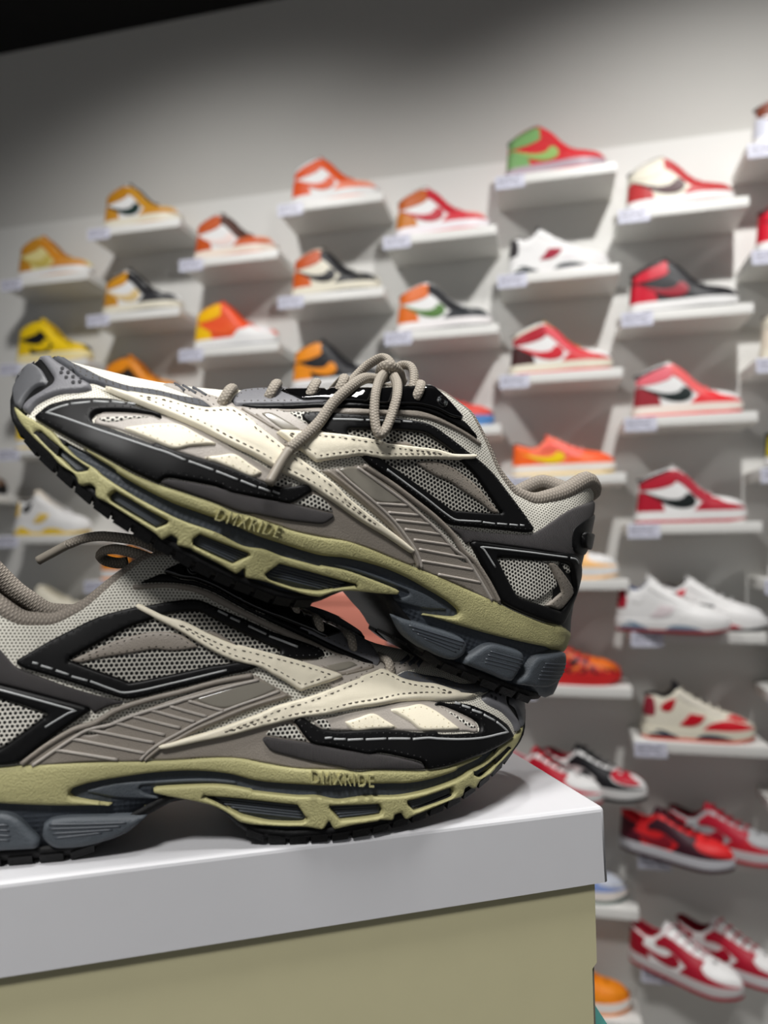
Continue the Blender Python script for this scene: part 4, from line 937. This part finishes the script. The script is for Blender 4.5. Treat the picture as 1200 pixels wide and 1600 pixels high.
def sneaker_lib(kind):
    sf = {'hi': S_HI, 'lo': S_LO, 're': S_RE}[kind]; B = Builder(sf, -1); parts = []
    dm = mat('sneaker_default', (200, 200, 200), 0.5)
    hold = empty('holder', Matrix())
    def keep(o, name, key): parts.append((name, o.data, key)); bpy.data.objects.remove(o)
    us = np.concatenate([np.linspace(0, 1, 9)[:-1] ** 2 * .02, np.linspace(.02, .268, 44)[:-1], .285 - (1 - np.linspace(0, 1, 9)) ** 2 * .017])
    th = np.linspace(0, PI / 2, 14); V = []; F = []
    for sd in (1, -1):
        n0 = len(V)
        for u in us:
            htu = float(sf.ht(u))
            for a in th:
                t = math.sin(a) ** (2 / sf.pw); h = .025 + (max(htu, .03) - .025) * t; x = float(sf.u2x(u, h)); h = min(h, float(sf.ht(x)))
                V.append((x, float(sf.Y(x, h)) * sd, h))
        nt = len(th)
        for i in range(len(us) - 1):
            for k in range(nt - 1):
                q = (n0 + i * nt + k, n0 + (i + 1) * nt + k, n0 + (i + 1) * nt + k + 1, n0 + i * nt + k + 1); F.append(q if sd > 0 else q[::-1])
    keep(mk('upper', V, F, dm), 'upper', 'base')
    def sweep(name, lo, hi, ex, key):
        V = []; F = []
        for u in us:
            w_ = float(sf.w(u, .03)) + ex; tz = .010 * max(0, (u - .21) / .075) ** 2
            a, b = lo + tz, hi + tz * .35
            sec = [(w_, b), (w_ + .0008, (a + b) / 2), (w_ - .0005, a), (-w_ + .0005, a), (-w_ - .0008, (a + b) / 2), (-w_, b)]
            xx = -ex + u * (sf.len + 2 * ex) / sf.len
            V += [(xx, y, h) for y, h in sec]
        for i in range(len(us) - 1):
            for j in range(6): F.append((i * 6 + j, i * 6 + (j + 1) % 6, (i + 1) * 6 + (j + 1) % 6, (i + 1) * 6 + j))
        F.append(tuple(range(6))[::-1]); F.append(tuple((len(us) - 1) * 6 + j for j in range(6)))
        o = mk(name, V, F, dm); sharp(o, 35); keep(o, name, key)
    sweep('midsole', .008, .030, .0025, 'mid'); sweep('outsole', 0.0, .0085, .0020, 'out')
    for nm, poly in LIB_P[kind].items():
        base = {'tick_logo': .9, 'eyestay': .7, 'toe_box': .2}.get(nm, .3)
        for mr in ((-1, 1) if nm in ('eyestay', 'toe_cap', 'toe_box') else (-1,)):
            o, _ = Builder(sf, mr).panel(nm, poly, dm, None, base=base, t=1.0, bev=1.4, grid=6, step=4); keep(o, nm, {'heel_counter': 'heel', 'ankle_panel': 'ankle', 'eyestay': 'eye', 'toe_cap': 'cap', 'toe_box': 'box', 'tick_logo': 'tick'}[nm])
    if kind == 're':
        for nm, poly, key in (('midsole_insert', [(14, 8), (20, 20), (44, 27), (72, 18), (92, 8)], 'ins'), ('midsole_insert', [(130, 8), (150, 20), (190, 20), (226, 10)], 'ins')):
            o, _ = B.panel(nm, poly, dm, None, base=2.4, t=1.0, bev=1.4, grid=6, step=4); keep(o, nm, key)
    if kind == 'hi':
        o, _ = B.panel('collar_flap', [(11, 100), (11, 108), (25, 116), (55, 128), (84, 137), (94, 136), (80, 129), (55, 120), (28, 109)], dm, None, base=1.3, t=.8, bev=1.2, grid=6, step=4); keep(o, 'collar_flap', 'collar')
    # collar rim, lining
    um = {'hi': .100, 'lo': .10, 're': .09}[kind]
    def rp(u, sd):
        h = float(sf.ht(max(u, .012))); x = float(sf.u2x(u, h)); return (x, max(float(sf.w(x, h)) * (1 - float(sf.c(x))) - .001, 0) * sd, h - .001)
    uu = np.linspace(um, 0, 18); path = [rp(u, 1) for u in uu] + [rp(u, -1) for u in uu[::-1][1:]]
    v, f, u_ = tube(path, .0034, 6); keep(mk('collar_rim', v, f, dm), 'collar_rim', 'lin')
    V = []; F = []
    for i, (a, b, c_) in enumerate(path):
        V += [(a, b * .97, c_), (a + (.01 if a < .03 else 0), b * .9, .045)]
        if i: F.append((2 * i - 2, 2 * i, 2 * i + 1, 2 * i - 1))
    keep(mk('lining', V, F, dm), 'lining', 'lin')
    # tongue
    tl = {'hi': [(200, 66), (180, 76), (164, 90), (146, 110), (126, 128), (110, 144), (100, 156)], 'lo': [(208, 64), (180, 74), (150, 87), (125, 100), (108, 111), (98, 117)], 're': [(208, 66), (180, 80), (150, 96), (120, 116), (100, 134), (86, 146)]}[kind]
    V = []; F = []; ny = 7
    for side in (0, 1):
        for i, (a, b) in enumerate(tl):
            for k in range(ny):
                q = -1 + 2 * k / (ny - 1); V.append((a * 1e-3 + side * -.003, q * (.018 + .009 * i / len(tl)), b * 1e-3 - .012 * q * q - side * .005))
    nl = len(tl)
    for side in (0, 1):
        for i in range(nl - 1):
            for k in range(ny - 1):
                q = tuple(side * nl * ny + z for z in (i * ny + k, i * ny + k + 1, (i + 1) * ny + k + 1, (i + 1) * ny + k)); F.append(q if side else q[::-1])
    for k in range(ny - 1): F.append(((nl - 1) * ny + k, (nl - 1) * ny + k + 1, nl * ny + (nl - 1) * ny + k + 1, nl * ny + (nl - 1) * ny + k))
    keep(mk('tongue', V, F, dm), 'tongue', 'ton')
    mb = MB()
    n = {'hi': 7, 'lo': 5, 're': 5}[kind]; x0 = {'hi': 116, 'lo': 116, 're': 108}[kind]
    for i in range(n):
        x = x0 + (200 - x0) * i / (n - 1); h = float(sf.ht(x * 1e-3)) * 1000; y = float(sf.Y(x * 1e-3, (h - 3) * 1e-3)) * 1000
        pts = [(x, y, h - 4), (x - .5, y + 1, h), (x - 2, y * .5, h + 5), (x - 3, 0, h + 6), (x - 4, -y * .5, h + 5), (x - 5.5, -y - 1, h), (x - 6, -y, h - 4)]
        v, f, u_ = tube(catmull(pts, 6, False, 2.5) * 1e-3, .0032, 5, flat=.6); mb.add(v, f)
    keep(mb.build('laces', dm, smooth=True), 'laces', 'lace')
    bpy.data.objects.remove(hold)
    LIB[kind] = parts
for k_ in ('hi', 'lo', 're'): sneaker_lib(k_)

def cmat(c):
    if isinstance(c, str):
        if c in MATS: return MATS[c]
        m, nt, b = nmat(c); mp = coord(nt, False, 45)
        n = nt.nodes.new('ShaderNodeTexNoise'); n.inputs['Scale'].default_value = 1.0; n.inputs['Detail'].default_value = 1.0
        r = nt.nodes.new('ShaderNodeValToRGB'); r.color_ramp.interpolation = 'CONSTANT'
        for i, (p, q) in enumerate(((0, (40, 25, 20)), (.42, (200, 30, 35)), (.52, (225, 120, 40)), (.58, (180, 30, 40)), (.66, (60, 40, 30)))):
            e = r.color_ramp.elements[i] if i < 2 else r.color_ramp.elements.new(p)
            e.position = p; e.color = lin(q)
        nt.links.new(mp.outputs[0], n.inputs['Vector']); nt.links.new(n.outputs['Fac'], r.inputs[0]); nt.links.new(r.outputs[0], b.inputs['Base Color'])
        MATS[c] = m; return m
    return mat('sneaker_%02x%02x%02x' % c, c, 0.45, 'plain', 60, 0, 0.03, spec=0.3)
def sneaker(kind, M, col, label, group='display sneakers on the wall shelves'):
    r = empty({'hi': 'high_top_sneaker', 'lo': 'low_top_sneaker', 're': 'mid_top_sneaker'}[kind], M); tag(r, label, 'sneaker', group)
    W = (232, 231, 230)
    d = dict(base=W, mid=W, out=None, lin=None, ton=None, lace=None, collar=None, ankle=None, ins=(40, 44, 54)); d.update(col)
    d['heel'] = d.get('heel') or d['base']; d['cap'] = d.get('cap') or d['base']; d['box'] = d.get('box') or d['base']; d['eye'] = d.get('eye') or d['base']; d['tick'] = d.get('tick') or d['base']
    d['ankle'] = d['ankle'] or d['heel']; d['collar'] = d['collar'] or d['ankle']; d['out'] = d['out'] or d['cap']; d['lin'] = d['lin'] or (70, 66, 64); d['ton'] = d['ton'] or d['eye']; d['lace'] = d['lace'] or d['eye']
    for nm, me, key in LIB[kind]:
        o = bpy.data.objects.new(nm, me); C.objects.link(o); o.parent = r
        o.material_slots[0].link = 'OBJECT'; o.material_slots[0].material = cmat(d[key])
    return r

# ------------------------------------------------------------------ shelves in staggered columns
def shelf_pos(c, k):
    right = (-.4535 + .3305 * (c - 3)) * KS; bot = ((.893 if c % 2 == 0 else 1.031) - .2868 * k) * KS
    return right, bot
SWID = .3305 * KS - .001
shelf_mb = MB(); shelf_mb.box((-SWID, 0, 0), (0, SH_D, SH_T)); so_ = shelf_mb.build('wall_shelf', M_shelf); bevel(so_, .002); SHELF_ME = so_.data; bpy.data.objects.remove(so_)
M_tag = mat('tag_card', (226, 226, 240), 0.35, 'plain', 60, 0, 0.01); M_hold = mat('tag_holder_plastic', (214, 216, 232), 0.12, 'plain', 60, 0, 0.01, coat=0.5); M_ink = mat('tag_print', (120, 120, 138), 0.6)
mb = MB(); mb.box((0, -.003, 0), (.088, 0, .041)); to_ = mb.build('holder', M_hold); TAG_H = to_.data; bpy.data.objects.remove(to_)
mb = MB(); mb.box((.002, -.0036, .006), (.086, -.003, .039)); to_ = mb.build('card', M_tag); TAG_C = to_.data; bpy.data.objects.remove(to_)
mb = MB()
for j, (zz, parts_) in enumerate(((.030, ((.006, .05), (.056, .08))), (.021, ((.006, .03), (.036, .066))), (.012, ((.006, .044), (.052, .078))))):
    for a, b in parts_: mb.box((a, -.0039, zz), (b, -.0036, zz + .004))
to_ = mb.build('print', M_ink); TAG_P = to_.data; bpy.data.objects.remove(to_)
WM = Matrix(((EX.x, EY.x, 0, 0), (EX.y, EY.y, 0, 0), (0, 0, 1, 0), (0, 0, 0, 1)))
def shelf(c, k, what):
    r, b = shelf_pos(c, k); M = WM @ Matrix.Translation((r, DF, CAMZ + b))
    o = ob('wall_shelf', SHELF_ME, None, M); tag(o, 'white wall shelf under the ' + what, 'shelf', 'white floating wall shelves')
    t = empty('price_tag', WM @ Matrix.Translation((r - SWID - .001, DF - .0005, CAMZ + b - .013))); tag(t, 'price tag under the ' + what, 'price tag', 'price tags on the shelf edges')
    for nm, me in (('holder', TAG_H), ('card', TAG_C), ('print', TAG_P)): p = ob(nm, me, t)
def put(c, k, kind, col, desc, dx=.028, dd=.062, yaw=0.0, s=1.06):
    r, b = shelf_pos(c, k)
    M = WM @ Matrix.Translation((r - SWID + dx, DF + dd, CAMZ + b + SH_T)) @ Matrix.Rotation(math.radians(yaw), 4, 'Z') @ Matrix.Diagonal((s, s, s * 1.07, 1))
    return sneaker(kind, M, col, desc)

Wt = (234, 233, 232); Cr = (230, 224, 206); Bk = (26, 26, 30); Gold = (200, 140, 42); Yel = (240, 202, 24); Rust = (196, 84, 32); Org = (224, 86, 34); Or2 = (240, 146, 30); Red = (200, 26, 44); Crim = (176, 24, 46)
ITEMS = [
 # column, row, kind, colours, description
 (0, 0, 'hi', dict(base=(226, 214, 150), heel=(198, 138, 44), eye=(204, 132, 36), cap=(206, 140, 60), box=(214, 150, 70), tick=(206, 186, 96), ankle=(198, 138, 44)), 'golden tan high-top with pale yellow side'),
 (0, 1, 'hi', dict(base=Bk, heel=Yel, ankle=Yel, eye=Yel, cap=Yel, box=Yel, tick=Yel, mid=(242, 228, 176), out=Yel), 'bright yellow and black high-top'),
 (0, 2, 'lo', dict(base=Yel, heel=Yel, cap=Yel, tick=Bk), 'yellow low-top half hidden behind the tilted toe'),
 (0, 3, 're', dict(base=Wt, heel=(240, 196, 60), eye=Wt, cap=Wt, tick=(236, 200, 90), ankle=Bk, ins=Yel, out=Yel, ton=(236, 226, 210)), 'white mid-top with black and yellow accents'),
 (0, 4, 'lo', dict(base=Cr, heel=Cr, cap=(226, 222, 214), mid=Wt), 'cream low-top seen above the lower collar'),
 (1, 0, 'hi', dict(base=Wt, heel=Gold, ankle=(190, 130, 30), eye=(196, 140, 34), cap=Gold, box=(222, 180, 110), tick=(30, 52, 48), lace=Bk, ton=Bk, mid=Cr), 'gold and white high-top with black laces'),
 (1, 1, 'hi', dict(base=Wt, heel=Gold, ankle=(212, 148, 40), eye=Bk, cap=(44, 44, 48), box=(60, 60, 64), tick=(224, 196, 140), mid=Cr, collar=(40, 36, 30)), 'white and gold high-top with black toe'),
 (1, 2, 'hi', dict(base=(48, 40, 34), heel=Or2, ankle=Or2, eye=(224, 136, 30), cap=Or2, box=(230, 150, 50), tick=Bk), 'amber high-top just above the tilted shoe'),
 (1, 4, 'lo', dict(base=Or2, heel=Or2, cap=Or2, eye=(60, 60, 66), tick=Bk), 'orange low-top seen between the two shoes'),
 (2, 0, 'hi', dict(base=Wt, heel=Rust, ankle=(196, 92, 48), eye=(80, 48, 38), cap=Rust, box=(222, 150, 116), tick=(240, 220, 214), mid=(236, 222, 208), collar=Rust), 'rust and white high-top with brown eyestay'),
 (2, 1, 'hi', dict(base=(238, 88, 44), heel=(248, 196, 20), ankle=(250, 190, 14), eye=(236, 84, 40), cap=Wt, box=(236, 236, 238), tick=(240, 96, 48), mid=Wt, out=(150, 152, 158)), 'orange-red high-top with yellow heel and white toe'),
 (3, 0, 'hi', dict(base=Wt, heel=Org, ankle=Org, eye=Org, cap=(232, 130, 100), box=(238, 190, 170), tick=Org, collar=Wt), 'orange and white high-top with white collar'),
 (3, 1, 'hi', dict(base=Cr, heel=(208, 92, 26), ankle=(196, 84, 34), eye=Bk, cap=Bk, box=(40, 40, 44), tick=Bk, mid=Cr), 'cream high-top with rust heel and black toe'),
 (3, 2, 'hi', dict(base=Bk, heel=Or2, ankle=Or2, eye=Bk, cap=Bk, box=Bk, tick=Or2, mid=Wt), 'black and orange high-top left of the bow knot'),
 (4, 0, 'hi', dict(base=Wt, heel=(200, 118, 26), ankle=(190, 92, 26), eye=(188, 34, 48), cap=(206, 60, 70), box=(232, 150, 140), tick=(190, 36, 52), mid=(238, 232, 236), ton=Red), 'red, white and brown high-top'),
 (4, 1, 'hi', dict(base=Wt, heel=(222, 110, 30), ankle=(220, 106, 30), eye=Bk, cap=(36, 40, 44), box=(46, 50, 54), tick=(84, 124, 58), mid=(240, 236, 236), lace=(210, 210, 210)), 'white high-top with orange heel and green tick'),
 (4, 2, 'lo', dict(base=(220, 80, 70), heel=(220, 80, 70), mid=(90, 140, 200), out=(90, 140, 200)), 'red low-top with blue sole behind the collar'),
 (5, 0, 'hi', dict(base=(204, 40, 46), heel=(122, 168, 104), ankle=(120, 164, 100), eye=(204, 36, 44), cap=(206, 44, 52), box=(206, 44, 52), tick=(148, 184, 104), mid=(178, 160, 170), collar=(96, 140, 92)), 'green-heeled red high-top on the highest shelf'),
 (5, 1, 're', dict(base=Wt, heel=(40, 36, 40), eye=Wt, cap=(226, 222, 224), box=Wt, tick=(160, 36, 58), ankle=Wt, ins=(44, 52, 56), lace=Wt, ton=(70, 74, 78)), 'white mid-top with maroon accents and black heel'),
 (5, 2, 'hi', dict(base=Wt, heel=(66, 34, 34), ankle=(170, 20, 40), eye=(206, 44, 60), cap=(206, 34, 44), box=Wt, tick=(206, 40, 54), lace=(236, 178, 20), ton=(232, 180, 20), mid=Cr, collar=Cr), 'red and white high-top with gold laces'),
 (5, 3, 'lo', dict(base=(250, 116, 84), heel=(252, 106, 34), eye=(250, 106, 90), cap=(252, 104, 38), box=(250, 98, 52), tick=(248, 208, 16), lace=(244, 190, 180), mid=(244, 236, 228), out=(240, 206, 120)), 'orange low-top with yellow tick'),
 (5, 4, 'lo', dict(base=Wt, heel=(248, 190, 116), cap=(250, 196, 126), box=Wt, eye=(250, 196, 126), tick=(250, 196, 126), mid=Wt), 'white low-top with pale orange toe cap'),
 (5, 5, 'lo', dict(base='camo_red', heel='camo_red', eye='camo_red', cap='camo_red', box=(226, 110, 30), tick=(190, 30, 40), mid=(206, 40, 40), out=(190, 36, 40)), 'red camouflage-print low-top sneaker'),
 (5, 7, 'lo', dict(base=Wt, heel=Wt, cap=(132, 154, 208), box=(220, 226, 240), tick=(132, 154, 208), mid=(240, 232, 226), out=(60, 92, 84)), 'white low-top with blue toe cap'),
 (5, 8, 'lo', dict(base=(236, 134, 20), heel=(236, 134, 20), cap=(236, 138, 24), box=(236, 138, 24), tick=Wt, mid=(240, 234, 228)), 'orange low-top on the lowest visible shelf'),
 (6, 0, 'hi', dict(base=Cr, heel=(182, 46, 48), ankle=Cr, eye=(182, 46, 48), cap=(182, 46, 48), box=(186, 52, 54), tick=(74, 40, 42), collar=(214, 210, 200)), 'cream high-top with brick red heel'),
 (6, 1, 'hi', dict(base=Bk, heel=(200, 12, 44), ankle=(200, 12, 44), eye=Bk, cap=Bk, box=(34, 32, 36), tick=(150, 20, 40), collar=Bk, lace=(40, 26, 30)), 'black and red high-top with black collar'),
 (6, 2, 'hi', dict(base=Wt, heel=(154, 44, 54), ankle=(228, 106, 118), eye=(228, 96, 96), cap=(224, 30, 40), box=Wt, tick=(24, 36, 36), mid=(240, 228, 218), collar=Bk, ton=Cr), 'white high-top with pink ankle and black tick'),
 (6, 3, 'hi', dict(base=Wt, heel=Crim, ankle=Crim, eye=(170, 26, 48), cap=Crim, box=Wt, tick=(20, 28, 28), collar=(40, 34, 38), ton=Wt, lace=Wt), 'crimson and white high-top with black tick'),
 (6, 5, 're', dict(base=Cr, heel=(150, 40, 56), ankle=(186, 18, 34), eye=(222, 216, 202), cap=(206, 20, 38), box=(210, 24, 40), tick=(200, 18, 36), ins=(40, 50, 72), out=(214, 96, 70), ton=(54, 54, 66), mid=Cr), 'cream mid-top with red panels and navy sole'),
 (7, 0, 'hi', dict(base=Wt, heel=(208, 210, 222), ankle=(120, 60, 40), eye=(110, 60, 40), tick=(120, 70, 54)), 'white and brown high-top at the top right'),
 (7, 1, 'hi', dict(base=Red, heel=(206, 10, 40), ankle=(206, 10, 40), eye=Bk, collar=Bk, tick=Bk), 'red high-top cut off by the right edge'),
 (7, 2, 'hi', dict(base=Cr, heel=(226, 214, 196), ankle=Cr, eye=(200, 160, 110), tick=Bk, mid=Cr), 'cream high-top cut off by the right edge'),
 (7, 3, 'lo', dict(base=Bk, heel=(210, 190, 40), eye=Bk, tick=Yel), 'black low-top with yellow heel by the right edge'),
 (7, 4, 'hi', dict(base=Wt, heel=Red, ankle=(226, 150, 150), eye=Red, tick=Red), 'white and red high-top cut off by the right edge'),
 (7, 5, 'hi', dict(base=Bk, heel=Bk, ankle=Bk, eye=Bk, tick=Wt), 'black high-top cut off by the right edge'),
 (7, 6, 'lo', dict(base=(60, 14, 22), heel=Bk, eye=Bk, tick=Wt), 'dark red and black low-top by the right edge'),
 (-1, 3, 'lo', dict(base=(130, 98, 72), heel=(130, 98, 72), cap=(126, 92, 66), box=(150, 140, 130), mid=(30, 28, 28), out=Bk), 'brown low-top with black sole at the left edge'),
 (-1, 1, 'hi', dict(base=Wt, heel=Wt, cap=Wt, tick=Yel), 'white high-top outside the left edge'),
]
for (c, k, kind, col, desc) in ITEMS:
    if (c, k) == (-1, 1): continue
    shelf(c, k, desc); put(c, k, kind, col, desc)
# shelves that carry pairs turned towards the viewer
pairs = [
 (5, 6, 'lo', [(dict(base=Wt, heel=Red, eye=(190, 20, 44), cap=(206, 60, 76), box=Wt, tick=Bk, lace=Bk, lin=(220, 140, 150)), 'red, white and black low-top of the pair beside the box corner', -.015, .045, -26),
               (dict(base=Wt, heel=Red, eye=Bk, cap=Bk, box=(190, 16, 44), tick=Bk, lin=(150, 20, 40)), 'black and white low-top with red toe beside the box corner', .105, .094, -24)]),
 (6, 4, 're', [(dict(base=Wt, heel=(170, 30, 50), ankle=Wt, cap=Wt, box=Wt, tick=(226, 214, 216), eye=Wt, ins=(120, 140, 160), lin=(40, 60, 110), out=(150, 40, 50)), 'white mid-top with red heel and navy lining', -.036, .046, -14),
               (dict(base=Wt, heel=(60, 50, 56), ankle=(206, 40, 60), cap=Wt, box=Wt, tick=Bk, eye=Wt, ins=(196, 20, 44), lin=(60, 50, 56), out=Bk), 'white mid-top with black and red sole', .082, .122, -14)]),
 (6, 6, 'lo', [(dict(base=(226, 40, 44), heel=(84, 20, 36), eye=(62, 26, 38), cap=(62, 24, 36), box=(226, 40, 44), tick=(140, 24, 40), ankle=Red, lin=(220, 30, 44), lace=(90, 30, 40), mid=(206, 206, 212)), 'bright red and maroon low-top of a display pair', -.040, .045, -26),
               (dict(base=(170, 172, 174), heel=(180, 28, 52), eye=(186, 30, 54), cap=(196, 34, 50), box=(178, 180, 182), tick=(170, 26, 48), lin=(110, 20, 34), mid=(214, 208, 210)), 'red and grey low-top of a display pair', .098, .098, -22)]),
 (6, 7, 'lo', [(dict(base=Wt, heel=(150, 14, 36), eye=(166, 20, 44), cap=(160, 18, 42), box=Wt, tick=(160, 18, 42), ton=Wt, lace=(230, 200, 204), mid=(196, 190, 190), lin=(170, 30, 50)), 'crimson and white low-top, left of the lowest pair', -.022, .044, -32),
               (dict(base=Wt, heel=(160, 18, 42), eye=(176, 22, 48), cap=(166, 20, 44), box=Wt, tick=(166, 20, 44), ton=(200, 196, 196), lin=(120, 10, 26), mid=(212, 208, 210)), 'crimson and white low-top, right of the lowest pair', .108, .092, -27)]),
]
for c, k, kind, lst in pairs:
    shelf(c, k, {(5, 6): 'pair beside the box corner', (6, 4): 'pair of white mid-tops', (6, 6): 'bright red display pair', (6, 7): 'lowest crimson pair'}[(c, k)])
    for col, desc, dx, dd, yaw in lst: put(c, k, kind, col, desc, dx, dd, yaw)
# salmon boxes that show through the gap between the two running shoes
M_pink = mat('salmon_card', (228, 142, 122), 0.5, 'plain', 40, 0, 0.03)
for c, k, n, wd, nm in ((3, 5, 2, .345, 'two stacked salmon boxes'), (4, 4, 1, .335, 'single salmon box')):
    shelf(c, k, nm); r, b = shelf_pos(c, k)
    for j in range(n):
        bxr = empty('pink_box', WM @ Matrix.Translation((r - SWID + .006, DF + .004, CAMZ + b + SH_T + j * .134)))
        tag(bxr, 'single salmon pink shoe box right of the salmon stack' if n == 1 else ('upper' if j else 'lower') + ' salmon pink shoe box of the stack seen between the shoes', 'box', 'salmon shoe boxes')
        mb = MB(); mb.box((.002, .002, 0), (wd - .002, .158, .11)); o = mb.build('body', M_pink, bxr); bevel(o, .002)
        mb = MB(); mb.box((0, 0, .098), (wd, .16, .133)); o = mb.build('lid', M_pink, bxr); bevel(o, .002)
